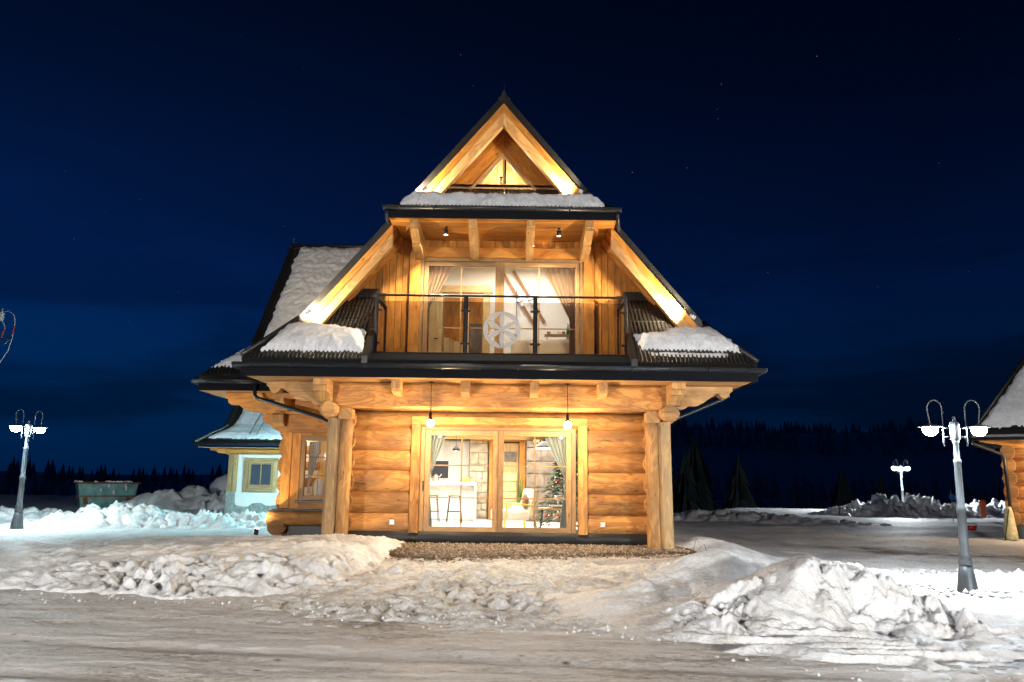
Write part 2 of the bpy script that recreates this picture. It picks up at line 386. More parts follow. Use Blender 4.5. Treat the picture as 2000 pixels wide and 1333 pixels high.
M['led'] = emit('led', (1.0, .86, .66), 25)
M['fairy'] = emit('fairy_light', (1.0, .62, .22), 5)
M['window_far'] = emit('far_window', (1.0, .7, .35), .6)
def glassmat(name, tint, refl):
    m, nt, b = newmat(name); N = nt.nodes.new; L = nt.links.new; nt.nodes.remove(b); out = nt.nodes['Material Output']
    t = N('ShaderNodeBsdfTransparent'); t.inputs[0].default_value = (*tint, 1)
    g = N('ShaderNodeBsdfGlossy'); g.inputs['Roughness'].default_value = .02
    f = N('ShaderNodeFresnel'); f.inputs[0].default_value = refl
    mx = N('ShaderNodeMixShader'); L(f.outputs[0], mx.inputs[0]); L(t.outputs[0], mx.inputs[1]); L(g.outputs[0], mx.inputs[2]); L(mx.outputs[0], out.inputs[0]); return m
M['glass'] = glassmat('window_glass', (.97, .98, .98), 1.35)
M['railglass'] = glassmat('balcony_glass', (.68, .68, .69), 1.45)
def snowmat(name, clean=(.80, .82, .85), dirt=(.26, .21, .165), rough=.55, use=True, fine=1.0, base=0.0, nscale=1.6, grit=.80):
    m, nt, b = newmat(name); N = nt.nodes.new; L = nt.links.new
    tc = N('ShaderNodeTexCoord')
    n1 = N('ShaderNodeTexNoise'); n1.inputs['Scale'].default_value = nscale; n1.inputs['Detail'].default_value = 8; n1.inputs['Roughness'].default_value = .65; L(tc.outputs['Object'], n1.inputs[0])
    n2 = N('ShaderNodeTexNoise'); n2.inputs['Scale'].default_value = 34; n2.inputs['Detail'].default_value = 5; L(tc.outputs['Object'], n2.inputs[0])
    mr = N('ShaderNodeMapRange'); L(n1.outputs[0], mr.inputs[0])
    for i, v in zip((1, 2, 3, 4), (.42, .66, -.16, .34)): mr.inputs[i].default_value = v
    src = mr.outputs[0]
    ad = N('ShaderNodeMath'); ad.operation = 'ADD'; ad.use_clamp = True; L(src, ad.inputs[0])
    if use:
        at = N('ShaderNodeAttribute'); at.attribute_name = 'dirt'; L(at.outputs['Fac'], ad.inputs[1])
    else: ad.inputs[1].default_value = base
    mx = N('ShaderNodeMix'); mx.data_type = 'RGBA'; L(ad.outputs[0], mx.inputs[0]); mx.inputs[6].default_value = (*clean, 1); mx.inputs[7].default_value = (*dirt, 1)
    n4 = N('ShaderNodeTexNoise'); n4.inputs['Scale'].default_value = 17; n4.inputs['Detail'].default_value = 8; n4.inputs['Roughness'].default_value = .8; L(tc.outputs['Object'], n4.inputs[0])
    g4 = N('ShaderNodeMapRange'); L(n4.outputs[0], g4.inputs[0])
    for i, v in zip((1, 2, 3, 4), (.36, .60, grit, 1.04)): g4.inputs[i].default_value = v
    gs = N('ShaderNodeVectorMath'); gs.operation = 'SCALE'; L(mx.outputs[2], gs.inputs[0]); L(g4.outputs[0], gs.inputs[3])
    L(gs.outputs[0], b.inputs['Base Color'])
    b.inputs['Roughness'].default_value = rough; b.inputs['Specular IOR Level'].default_value = .35
    b1 = N('ShaderNodeBump'); b1.inputs['Strength'].default_value = .35*fine; b1.inputs['Distance'].default_value = .03; L(n2.outputs[0], b1.inputs['Height'])
    n3 = N('ShaderNodeTexNoise'); n3.inputs['Scale'].default_value = 8; n3.inputs['Detail'].default_value = 4; L(tc.outputs['Object'], n3.inputs[0])
    b2 = N('ShaderNodeBump'); b2.inputs['Strength'].default_value = .32*fine; b2.inputs['Distance'].default_value = .06; L(n3.outputs[0], b2.inputs['Height']); L(b1.outputs[0], b2.inputs['Normal'])
    L(b2.outputs[0], b.inputs['Normal']); return m
M['snow'] = snowmat('snow')
M['roofsnow'] = snowmat('roof_snow', (.72, .74, .78), (.45, .42, .40), .7, False, 1.0, .05)
M['ground'] = snowmat('trodden_snow', (.80, .80, .80), (.20, .15, .11), .7, True, .9, grit=.55)
def roadmat():
    m, nt, b = newmat('icy_road'); N = nt.nodes.new; L = nt.links.new
    tc = N('ShaderNodeTexCoord')
    def mp(s, rot=0):
        a = N('ShaderNodeMapping'); a.inputs['Scale'].default_value = s; a.inputs['Rotation'].default_value = (0, 0, rot); L(tc.outputs['Object'], a.inputs[0]); return a.outputs[0]
    def noise(s, d, r, dist=0, rot=.12):
        n = N('ShaderNodeTexNoise'); n.inputs['Scale'].default_value = 1; n.inputs['Detail'].default_value = d; n.inputs['Roughness'].default_value = r; n.inputs['Distortion'].default_value = dist; L(mp(s, rot), n.inputs[0]); return n.outputs[0]
    def mixf(a, c, f):
        x = N('ShaderNodeMix'); x.data_type = 'FLOAT'; x.inputs[0].default_value = f; L(a, x.inputs[2]); L(c, x.inputs[3]); return x.outputs[0]
    st = noise((.7, 2.6, 1), 8, .68, .8); fi = noise((11, 24, 1), 9, .82, .3); pa = noise((.45, .8, 1), 4, .6, .5); gr = noise((38, 60, 1), 3, .7)
    mx = mixf(mixf(st, fi, .6), pa, .22)
    cr = N('ShaderNodeValToRGB'); L(mx, cr.inputs[0]); e = cr.color_ramp.elements
    e[0].position = .38; e[0].color = (.13, .105, .085, 1); e[1].position = .57; e[1].color = (.74, .73, .725, 1)
    q = e.new(.44); q.color = (.40, .36, .32, 1); q = e.new(.49); q.color = (.64, .61, .58, 1)
    vo = N('ShaderNodeTexVoronoi'); vo.inputs['Scale'].default_value = 1; L(mp((3.6, 6, 1)), vo.inputs[0])
    kn = N('ShaderNodeMapRange'); L(vo.outputs['Distance'], kn.inputs[0])
    for i, v in zip((1, 2, 3, 4), (.04, .2, 1, 0)): kn.inputs[i].default_value = v
    sc = N('ShaderNodeSeparateColor'); L(vo.outputs['Color'], sc.inputs[0]); gt = N('ShaderNodeMath'); gt.operation = 'GREATER_THAN'; gt.inputs[1].default_value = .8; L(sc.outputs[1], gt.inputs[0])
    km = N('ShaderNodeMath'); km.operation = 'MULTIPLY'; L(kn.outputs[0], km.inputs[0]); L(gt.outputs[0], km.inputs[1])
    m2 = N('ShaderNodeMix'); m2.data_type = 'RGBA'; L(km.outputs[0], m2.inputs[0]); L(cr.outputs[0], m2.inputs[6]); m2.inputs[7].default_value = (.05, .035, .022, 1)
    at = N('ShaderNodeAttribute'); at.attribute_name = 'rut'; rm = N('ShaderNodeMath'); rm.operation = 'MULTIPLY'; L(at.outputs['Fac'], rm.inputs[0]); L(fi, rm.inputs[1])
    m5 = N('ShaderNodeMix'); m5.data_type = 'RGBA'; L(rm.outputs[0], m5.inputs[0]); L(m2.outputs[2], m5.inputs[6]); m5.inputs[7].default_value = (.22, .18, .145, 1); m2 = m5
    L(m2.outputs[2], b.inputs['Base Color'])
    rr = N('ShaderNodeMapRange'); L(st, rr.inputs[0])
    for i, v in zip((1, 2, 3, 4), (.38, .62, .72, .36)): rr.inputs[i].default_value = v
    L(rr.outputs[0], b.inputs['Roughness']); b.inputs['Specular IOR Level'].default_value = .45
    b1 = N('ShaderNodeBump'); b1.inputs['Strength'].default_value = 1; b1.inputs['Distance'].default_value = .03; L(fi, b1.inputs['Height'])
    b2 = N('ShaderNodeBump'); b2.inputs['Strength'].default_value = .8; b2.inputs['Distance'].default_value = .07; L(st, b2.inputs['Height']); L(b1.outputs[0], b2.inputs['Normal'])
    b3 = N('ShaderNodeBump'); b3.inputs['Strength'].default_value = .5; b3.inputs['Distance'].default_value = .01; L(gr, b3.inputs['Height']); L(b2.outputs[0], b3.inputs['Normal']); L(b3.outputs[0], b.inputs['Normal'])
    return m
M['road'] = roadmat()
def gravelmat():
    m, nt, b = newmat('gravel_stone'); N = nt.nodes.new; L = nt.links.new
    g = N('ShaderNodeNewGeometry'); cr = N('ShaderNodeValToRGB'); L(g.outputs['Random Per Island'], cr.inputs[0]); e = cr.color_ramp.elements
    e[0].color = (.12, .085, .06, 1); e[1].color = (.46, .37, .27, 1); q = e.new(.5); q.color = (.27, .20, .14, 1)
    L(cr.outputs[0], b.inputs['Base Color']); b.inputs['Roughness'].default_value = .85; return m
M['gravel'] = gravelmat()

def point(name, loc, w, col=(1, .82, .6), r=.05, parent=None):
    d = bpy.data.lights.new(name, 'POINT'); d.energy = w; d.color = col; d.shadow_soft_size = r
    o = bpy.data.objects.new(name, d); o.location = loc; COL.objects.link(o)
    if parent is not None:
        o.parent = parent
        if parent.get('_w'): o.matrix_parent_inverse = Matrix.Translation(INV.get(parent.name, -Vector(parent.location)))
    return o
def spot(name, loc, aim, w, ang, col=(1, .82, .6), r=.03, blend=.6, parent=None):
    d = bpy.data.lights.new(name, 'SPOT'); d.energy = w; d.color = col; d.shadow_soft_size = r; d.spot_size = R(ang); d.spot_blend = blend
    o = bpy.data.objects.new(name, d); COL.objects.link(o)
    o.rotation_euler = (Vector(aim)-Vector(loc)).to_track_quat('-Z', 'Y').to_euler(); o.location = loc
    if parent is not None:
        o.parent = parent
        if parent.get('_w'): o.matrix_parent_inverse = Matrix.Translation(INV.get(parent.name, -Vector(parent.location)))
    return o
def area(name, loc, aim, w, sx, sy, col):
    d = bpy.data.lights.new(name, 'AREA'); d.energy = w; d.color = col; d.shape = 'RECTANGLE'; d.size = sx; d.size_y = sy
    o = bpy.data.objects.new(name, d); COL.objects.link(o); o.location = loc
    o.rotation_euler = (Vector(aim)-Vector(loc)).to_track_quat('-Z', 'Y').to_euler(); return o

# ------------------------------------------------------------------ ground, road, hills
HX = -0.24                                   # axis of the chalet
def ground(x, y, fine=True):
    x = np.asarray(x, float); y = np.asarray(y, float)
    z = -.07+.07*ss(7.6, 9.8, y+.35*perlin(x*.6, y*.2, 40))
    z = z+.17*ss(9.6, 14.0, y)*(1-ss(3.6, 6.5, x))*(.75+.25*ss(-9, -5, x))
    z = z-.13*ss(3.5, 7.5, x)*ss(8, 13, y)-.10*ss(16, 30, y)*ss(2, 6, x)
    z = z-.12*ss(17, 30, y)*(1-ss(-8, -5, x))-.0*y
    # heaps beyond the right hand track
    z = z+.10*ss(24, 33, y)*gauss(x, y, 10, 36, 9, 7)
    edge = np.interp(x, [-1, 0, 9, 15], [52.0, 41.0, 41.0, 51.0])+1.5*perlin(x*.08, x*0+3, 41)
    d = np.clip(y-edge, 0, None)
    fall = -30*(1-np.exp(-d/60.0))*ss(0, 14, d)
    z = z+fall
    # hills across the valley
    dist = np.sqrt(x*x+y*y); azi = np.arctan2(x, np.maximum(y, 1e-3))
    rise = np.interp(azi, [-1.2, -.6, -.45, -.25, 0, .15, .25, .35, .6, 1.2], [34, 30, 22, 30, 60, 88, 84, 80, 84, 70])
    z = z+rise*ss(190, 900, dist)*ss(20, 200, y)+3*fbm(x*.006, y*.006, 3, 42)*ss(150, 400, dist)
    if fine:
        near = (1-ss(22, 40, y))*ss(-2, 2, y)
        z = z+near*(.018*fbm(x*1.1, y*1.1, 4, 43)+.012*fbm(x*5, y*5, 3, 44))
        # trodden lumpy snow between road and gravel
        trod = ss(8.2, 9.6, y)*(1-ss(13.6, 14.8, y))*ss(-3.6, -2.2, x)*(1-ss(4.0, 5.2, x))
        z = z+trod*(.55+.55*ss(-.3, .35, perlin(x*.9, y*.9, 35)))*(.125*(np.abs(perlin(x*2.9, y*3.6, 45))*(.5+.5*ss(-.2, .3, perlin(x*.7, y*.7, 36)))+.7*np.abs(perlin(x*6.1, y*7.4, 46))+.45*np.abs(perlin(x*12, y*14, 37))-.45)+.03*fbm(x*.8, y*.8, 2, 38))
        foot = np.clip(.33-np.abs(perlin(x*2.6, y*3.4, 47)-.25), 0, .33)
        z = z-trod*.16*foot
        # ruts of the track on the right
        tr = ss(2.8, 4.2, x)*ss(15, 19, y)*(1-ss(40, 44, y))
        z = z+tr*(.035*np.sin((y-.28*x)*2.1+1.2*perlin(x*.3, y*.3, 48))+.03*fbm(x*.9, y*2.5, 4, 49))
    return z
def gz(x, y): return float(ground(np.array([x]), np.array([y]))[0])

def graded(a, b, core, step, grow):
    "coordinates dense inside core, growing outside"
    c = list(np.arange(core[0], core[1]+1e-6, step)); s = step
    while c[-1] < b: s *= grow; c.append(c[-1]+s)
    s = step; lo = [c[0]]
    while lo[-1] > a: s *= grow; lo.append(lo[-1]-s)
    return np.array(lo[:0:-1]+c)
gx = graded(-1500, 1500, (-12, 12), .06, 1.055); gy = graded(-60, 2200, (6.5, 20), .045, 1.03)
X, Y = np.meshgrid(gx, gy); Zg = ground(X, Y)
dirt = .10*ss(9.5, 7.5, Y)+.06*ss(3.0, 4.4, X)*ss(14.5, 17, Y)*(1-ss(30, 36, Y+.25*(X-6)))*(.72+.5*fbm(X*.35, Y*1.3, 4, 50))
mud = np.exp(-((Y-(20.5-.75*(X-9.5))-.5*perlin(X*.5, Y*.5, 51))/1.15)**2)*ss(7.2, 8.6, X)*(1-ss(17, 20, X))
mud = np.clip(mud, 0, 1)*(.7+.6*fbm(X*2, Y*2, 3, 52))
dirt = dirt+1.1*mud+.18*ss(-3.2, -2.2, X)*(1-ss(4, 5, X))*ss(8, 9.5, Y)*(1-ss(12, 14, Y))*(.6+.8*fbm(X*1.4, Y*1.8, 3, 53))
dirt = dirt+.25*gauss(X, Y, 2.2, 14.4, 2.4, .35)
pathy = ss(-5.6, -4.8, X)*(1-ss(3.0, 3.6, X))*ss(15.0, 15.6, Y)*(1-ss(23, 24, Y))
dirt = dirt+.8*pathy
me = grid_mesh('snowy_ground', X, Y, Zg, M['ground'], {'dirt': np.clip(dirt, 0, 1)})
part('snowy_ground', me, None, kind='structure')

# the icy road in the foreground
rx = graded(-60, 60, (-9, 9), .045, 1.08); ry = graded(-25, 11.6, (4.2, 11.6), .028, 1.10)
X, Y = np.meshgrid(rx, ry)
wob = .35*perlin(X*.5, Y*.1, 60)+.16*perlin(X*1.9, Y*.3, 61)+.22*perlin(X*.9, Y*3.5, 66)
far_edge = np.interp(X, [-60, -8, -4, -2.4, -1, 1.5, 3, 60], [11.2, 11.1, 10.7, 10.0, 9.5, 8.9, 8.2, 7.6])
Zr = .012-.12*ss(-.9, .6, Y-far_edge-wob)
al = Y+.13*X
Zr = Zr+.020*fbm(X*.4, al*2.4, 4, 62)+.012*fbm(X*1.6, al*7, 3, 63)+.020*np.clip(fbm(X*3, Y*6, 4, 64, .6), 0, 1)+.010*billow(X*5, Y*8, 3, 67, .6)-.03*np.exp(-((al-7.3-.1*perlin(X*.3, X*0, 68))/.16)**2)-.03*np.exp(-((al-8.6-.1*perlin(X*.3, X*0+4, 69))/.16)**2)-.02*np.exp(-((al-6.2)/.14)**2)+.012*ss(7.5, 9.2, Y)*billow(X*4, Y*5, 3, 65)
rut = 0
for c0, w, sd in ((7.25, .17, 68), (8.55, .17, 69), (6.1, .15, 59), (5.0, .15, 58), (9.4, .13, 57)):
    g = np.exp(-((al-c0-.22*perlin(X*.25, X*0+sd, sd))/w)**4)*(.6+.4*fbm(X*.8, X*0+sd, 3, sd)); rut = rut+g
    Zr = Zr-.022*g+.012*np.exp(-((np.abs(al-c0-.22*perlin(X*.25, X*0+sd, sd))-w*1.35)/.07)**2)*(.5+.5*perlin(X*5, Y*9, 56))
tread = rut*np.sin(X*38+al*20)*.004
Zr = Zr+tread
part('icy_road', grid_mesh('icy_road', X, Y, Zr, M['road'], {'rut': np.clip(rut, 0, 1)}), None, kind='structure')

# gravel bed in front of the chalet walls
gx2 = np.linspace(-5.7, 3.6, 160); gy2 = np.linspace(13.2, 20.2, 130); X, Y = np.meshgrid(gx2, gy2)
front = np.interp(X, [-5.7, -4.6, -3.4, -2.3, -1.4, -.4, 1.2, 3.6], [17.5, 16.0, 15.3, 14.3, 13.7, 14.2, 14.6, 15.1])+.22*perlin(X*1.1, X*0, 70)
Zv = np.where(X < -3.6, .19, .215)+.012*fbm(X*3, Y*3, 3, 71)-.14*(1-ss(0, .35, Y-front))-.1*(1-ss(-5.65, -5.2, X))
def gravel_z(x, y):
    i = min(max(int((x+5.7)/9.3*159), 0), 159); j = min(max(int((y-13.2)/7*129), 0), 129); return float(Zv[j, i])
bed = part('gravel_bed', grid_mesh('gravel_bed', X, Y, Zv, M['mud']), None, kind='structure')
rng = np.random.RandomState(3); vs = []; fs = []
octv = np.array([(1, 0, 0), (0, 1, 0), (-1, 0, 0), (0, -1, 0), (0, 0, 1), (0, 0, -1)], float); octf = [(0, 1, 4), (1, 2, 4), (2, 3, 4), (3, 0, 4), (1, 0, 5), (2, 1, 5), (3, 2, 5), (0, 3, 5)]
for k in range(9000):
    x = rng.uniform(-5.5, 3.5); y = 13.4+3.4*rng.rand() if k > 900 else rng.uniform(16, 19.5)
    if y > 16.75 and x > -3.4: continue
    f = float(np.interp(x, [-5.7, -4.6, -3.4, -2.3, -1.4, -.4, 1.2, 3.6], [17.5, 16.0, 15.3, 14.3, 13.7, 14.2, 14.6, 15.1]))
    if y < f-.05-.25*rng.rand()**3: continue
    s = rng.uniform(.014, .034)*np.array([1, 1, .7])*rng.uniform(.7, 1.3, 3); a = rng.rand()*6.28; c, q = math.cos(a), math.sin(a)
    p = octv*s*rng.uniform(.75, 1.25, (6, 1)); p = np.stack([p[:, 0]*c-p[:, 1]*q, p[:, 0]*q+p[:, 1]*c, p[:, 2]], 1)+(x, y, max(gravel_z(x, y), gz(x, y)) + .008)
    b = len(vs); vs.extend(map(tuple, p)); fs.extend([(b+i, b+j, b+l) for i, j, l in octf])
gm = bpy.data.meshes.new('gravel'); gm.from_pydata(vs, [], fs); gm.materials.append(M['gravel'])
part('gravel', gm, None, kind='stuff')

# ------------------------------------------------------------------ snow banks (heightfields standing on the ground)
def bank(name, label, x0, x1, y0, y1, step, fn, dirtf, group=None, mat='snow', cat='snow bank', ystep=None):
    X, Y = np.meshgrid(np.arange(x0, x1, step), np.arange(y0, y1, ystep or step))
    base = ground(X, Y, False); h = fn(X, Y); Z = base+np.where(h > 0, h, np.maximum(h*.5, -.09))-.012
    me = grid_mesh(name, X, Y, Z, M[mat], {'dirt': np.clip(dirtf(X, Y, h), 0, 1)}, h > -.10)
    o = part(name, me, None); return tag(o, label, cat, group)
def f_right(X, Y):
    x = X+.14*perlin(X*1.3, Y*1.3, 80)+.05*perlin(X*4, Y*4, 88); y = Y+.14*perlin(X*1.3, Y*1.3, 81)+.05*perlin(X*4, Y*4, 89)
    yc = 9.3+.22*perlin(X*.9, X*0, 79); t = y-yc
    crest = np.interp(x, [.9, 1.6, 2.2, 2.7, 3.15, 3.55, 4.0, 4.5, 5.0, 5.8, 6.8], [0, .10, .26, .50, .70, .80, .66, .42, .26, .15, .05])
    main = crest*np.where(t < 0, ss(-.95, .05, t), np.exp(-(np.maximum(t, 0)/1.25)**2))
    hump = .60*gauss(x, y, 2.75, 11.0, .85, .75, .3)+.16*gauss(x, y, 1.5, 10.4, .9, .8)+.14*gauss(x, y, 4.0, 10.9, 1.0, .7)
    h = np.maximum(main, hump)+.35*np.minimum(main, hump)
    ed = np.interp(X, [0, 1.3, 2.2, 3.2, 4.6, 5.6, 7], [8.9, 8.1, 7.5, 7.05, 6.85, 7.1, 7.4])+.12*perlin(X*1.7, X*0, 82)+.05*perlin(X*6, X*0, 76)
    ter = (.075+.05*ss(1.2, 2.4, X))*ss(-.03, .10, Y-ed)*ss(.7, 1.6, X)*(1-ss(1.6, 2.6, Y-ed))
    fold = np.clip(.22-np.abs(perlin(x*.55, (y+.16*x)*2.1, 77)), 0, 1)*ss(.0, .25, Y-ed)*(1-ss(1.3, 2.1, Y-ed))*ss(1.2, 2.2, X)
    h = np.maximum(h, ter+.35*h)+.34*fold*(1-ss(.25, .5, main))
    face = ss(-1.15, -.75, t)*(1-ss(-.12, .22, t))*ss(.12, .35, crest)
    scat = .25+.75*ss(-.15, .25, perlin(x*.8, y*.8, 78))
    sa = lambda p: np.sqrt(p*p+.0025)
    wx = .16*perlin(x*2.1, y*2.1, 72); pz = ss(-.25, .35, perlin(x*1.15+3, y*1.15, 71)); puff = sa(perlin((x+wx)*2.0, (y-wx)*2.0, 83))*1.0+sa(perlin((x+wx)*4.7, (y+wx)*4.7, 84))*.62*(.35+.65*pz)+sa(perlin(x*10.5, y*10.5, 86))*.38*(.2+.8*pz)+sa(perlin(x*21, y*21, 73))*.22*pz
    h = h+(.20*face*(.62+.38*pz)+.055*scat*ss(.05, .2, h)*(1-.75*ss(.0, .5, t)*ss(3.3, 4, X)))*(puff-.45)
    return h+.022*fbm(x*2.2, y*2.2, 3, 87)*ss(.03, .2, h)+.016*fbm(X*14, Y*14, 3, 85, .7)*ss(.02, .1, h)-.03
def d_right(X, Y, h): return .0+.14*gauss(X, Y, 3.2, 8.0, 1.7, .8)*(.6+.8*fbm(X*2, Y*2, 3, 86))+.1*(1-ss(.0, .15, h))
bank('snow_bank', 'largest ploughed snow mound with a lumpy eroded side, on the right of the road', .2, 7.4, 6.5, 12.9, .018, f_right, d_right)
def f_left(X, Y):
    ed = np.interp(X, [-14, -8, -6, -4, -2.9, -2.2, -1.4], [11.3, 11.0, 10.75, 10.4, 10.9, 12.2, 13.6])+.2*perlin(X*1.3, X*0, 90)+.09*perlin(X*4.3, X*0, 91)
    x = X+.12*perlin(X*1.7, Y*1.7, 98); y = Y+.12*perlin(X*1.7, Y*1.7, 99)
    t = y-ed
    rim = np.interp(X, [-14, -7, -5.5, -4.3, -3.2, -2.5, -2], [.14, .13, .14, .17, .20, .17, .05])
    w = np.interp(X, [-14, -7, -4.5, -3], [.5, .7, 1.5, 1.3])
    h = rim*ss(0, 1, (t+.04)/w)**.8+.05*ss(.2, 3, t)+.07*ss(-.03, .08, t)*ss(-9, -6, X)
    h = h+.05*gauss(X, Y, -2.9, 13.5, .8, .5)
    h = h*(1-ss(15.2, 18.5, Y))*ss(-13.8, -10, X)*(1-ss(-2.6, -2.0, X+.08*(13.5-Y)))
    face = ss(-.05, .2, t)*(1-ss(w*.9, w*1.5, t))*ss(-7.5, -4.5, X)
    puff = np.abs(perlin(x*2.3, y*2.3, 93))+np.abs(perlin(x*4.8, y*4.8, 94))*.6+np.abs(perlin(x*10, y*10, 75))*.35
    h = h+(.20*face*(.35+.65*ss(-.2, .3, perlin(x*.9, y*.9, 74)))+.05)*(puff-.42)*ss(.02, .12, h)
    # footprints crossing the bank
    for fx, fy, a, l in ((-6.9, 12.3, .7, .26), (-6.3, 12.0, .7, .24), (-6.35, 12.9, .7, .28), (-5.6, 12.7, .8, .34), (-5.75, 13.4, .8, .26), (-5.0, 13.6, .8, .40), (-5.2, 12.2, .7, .3), (-4.6, 12.6, .8, .36), (-7.3, 13.5, .6, .26), (-7.6, 12.9, .6, .24), (-6.6, 14.0, .6, .24), (-4.2, 14.2, .8, .3), (-4.7, 14.9, .8, .26), (-8.1, 12.2, .6, .25), (-3.6, 13.4, .9, .26), (-7.0, 11.7, .5, .24)):
        h = h-.14*gauss(X, Y, fx, fy, l, .14, a)+.03*gauss(X, Y, fx+.1, fy-.2, l, .10, a)
    return h+.03*fbm(X*1.6, Y*1.6, 4, 95)*ss(.02, .1, h)+.016*fbm(X*13, Y*13, 3, 96, .7)-.03
def d_left(X, Y, h): return .06+.16*gauss(X, Y, -3.0, 11.6, 1.4, .8)+.06*fbm(X, Y, 3, 97)
bank('snow_bank', 'long low snow bank with footprints on the left of the road', -13.8, -1.0, 10.1, 18.6, .025, f_left, d_left)

def lumpy(cx, cy, sx, sy, hgt, seed, amp=.5, rot=0, fr=1.6):
    def f(X, Y):
        g = gauss(X, Y, cx, cy, sx, sy, rot)
        x = X+.18*perlin(X*1.4, Y*1.4, seed+6); y = Y+.18*perlin(X*1.4, Y*1.4, seed+7); sa = lambda p: np.minimum(np.sqrt(p*p+.003), .62)
        puf = sa(perlin(x*fr, y*fr, seed))+.55*sa(perlin(x*fr*2.2, y*fr*2.2, seed+1))+.35*sa(perlin(x*fr*4.6, y*fr*4.6, seed+3))-.45
        return hgt*np.sqrt(np.clip(g, 0, 1))*(1+1.25*amp*puf)-.22*hgt-.05
    return f
def pile(label, cx, cy, sx, sy, hgt, seed, dirt=.1, amp=.6, rot=0, fr=1.6, step=.06, group=None):
    e = 1.9*max(sx, sy)
    return bank('snow_pile', label, cx-e, cx+e, cy-e, cy+e, step, lumpy(cx, cy, sx, sy, hgt, seed, amp, rot, fr), lambda X, Y, h: dirt+dirt*1.2*fbm(X*1.4, Y*1.4, 3, seed+2), group, cat='snow pile')
pile('dirty grey heap of shovelled snow beside the left street lamp', -11.2, 23.4, 2.0, 1.3, .6, 100, .30, .7, .05, 1.5, .05)
pile('pale icy snow pile behind the left street lamp', -15.6, 25.6, 2.2, 1.3, .42, 104, .02, .8, 0, 1.2, .08)
pile('low crusted snow ridge in front of the white plastered house', -8.4, 22.9, 2.4, .7, .42, 108, .12, .9, .05, 2.2, .05)
pile('sloping snow covered rubble mound to the right of the teal skip', -13.2, 32.5, 2.2, 1.5, 1.15, 112, .18, .35, 0, .9, .08)
pile('snow covered heap between the rubble mound and the plastered house', -10.7, 31.5, 1.9, 1.2, 1.0, 116, .12, .7, 0, 1.0, .08)
pile('tall heap of broken snow blocks left of the distant street lamp', 20.6, 42.5, 2.9, 1.5, .95, 120, .14, .9, 0, 1.5, .07)
pile('long white ridge of snow lumps right of the distant street lamp', 26.0, 43.2, 4.6, 1.3, .8, 124, .03, .8, 0, 1.5, .09)
pile('small snow clods thrown up behind the big mound', 6.35, 15.0, 1.0, .5, .24, 128, .04, .5, .3, 2.4, .03)
pile('field of white snow lumps around the foot of the near right street lamp', 8.6, 14.0, 1.6, .8, .27, 132, .02, .55, -.2, 2.6, .03)
pile('brownish frozen ridge along the far side of the track', 9.5, 34.0, 4.2, .9, .45, 136, .35, .8, -.32, 1.5, .08)
pile('smooth low drift of sandy snow beside the right post of the chalet', 4.3, 17.2, 1.0, .8, .34, 140, .35, .15, 0, 1.2, .05)

def boulder(label, x, y, r, seed):
    mb = MB().ball((0, 0, 0), (r[0], r[1], r[2]), 14, 8)
    mb.v = [tuple(Vector(v)*(1+.25*float(perlin(v[0]*1.5+seed, v[1]*1.5+v[2]*2.1, seed)))) for v in mb.v]
    mb.v = [(a+x, b+y, c+gz(x, y)+r[2]*.75) for a, b, c in mb.v]
    return solo('snowy_boulder', mb, M['roofsnow'], label, 'boulder', 'snow capped boulders')
boulder('rounded snow capped boulder highest behind the heap', -12.0, 35.5, (1.3, .9, .9), 3)
boulder('small snow capped boulder just left of the highest one', -13.6, 34.6, (.8, .6, .6), 5)
boulder('snow capped boulder nearest the corner of the plastered house', -10.2, 34.0, (1.1, .7, .65), 8)

# loose snow clods on the road edge and mounds
cv = []; cf = []
rs = np.random.RandomState(11)
def clod(x, y, z, s):
    p = octv*s*rs.uniform(.7, 1.3, (6, 1)); a = rs.rand()*6.28; c, q = math.cos(a), math.sin(a)
    p = np.stack([p[:, 0]*c-p[:, 1]*q, p[:, 0]*q+p[:, 1]*c, p[:, 2]*.8], 1)+(x, y, z); b = len(cv); cv.extend(map(tuple, p)); cf.extend([(b+i, b+j, b+l) for i, j, l in octf])
for k in range(420):
    x = rs.uniform(-6.5, 6.5); e = float(np.interp(x, [-7, -4, -2.4, -1, 1.5, 3, 5, 7], [10.9, 10.5, 10.0, 9.6, 8.2, 7.2, 6.9, 7.6])); y = e+rs.normal()*.45+.05
    clod(x, y, max(gz(x, y), 0)+.01, rs.uniform(.006, .024))
for k in range(500):
    x = rs.uniform(6.0, 9.8); y = rs.uniform(12.2, 15.8); clod(x, y, gz(x, y)+.03, rs.uniform(.02, .06))
clm = bpy.data.meshes.new('snow_clods'); clm.from_pydata(cv, [], cf); clm.materials.append(M['roofsnow'])
part('snow_clods', clm, None, kind='stuff')

# ------------------------------------------------------------------ the chalet (x measured from its axis)
chalet = thing('chalet', 'two storey log chalet with steep dark roof, balcony and lit windows', 'chalet', (HX, 16.8, .22)); INV['chalet'] = Vector((0, -16.8, -.22))
def cp(name, mb, mat, parent=chalet, **k): return part(name, mb, M[mat], parent, **k)
RZ, RS = 9.80, 1.195
def zr(x): return RZ-RS*abs(x)
SQ = math.hypot(1, RS); SD = (1/SQ, RS/SQ)
def sl(s, x, dz):
    "slope coordinates (along the slope, off it) of a point dz under the roof top"
    z = zr(x)-dz-RZ; return (abs(x)*SD[0]-z*SD[1], abs(x)*SD[1]+z*SD[0])
def slope_board(name, mat, s, x0, x1, d0, d1, y0, y1, parent=chalet, vert=True):
    q = [sl(s, x0, d0), sl(s, x1, d0), sl(s, x1, d1), sl(s, x0, d1)]
    return cp(name, MB().extr(q, (0, y0, RZ), (s*SD[0], 0, -SD[1]), (s*SD[1], 0, SD[0]), (0, y1-y0, 0)), mat, parent)
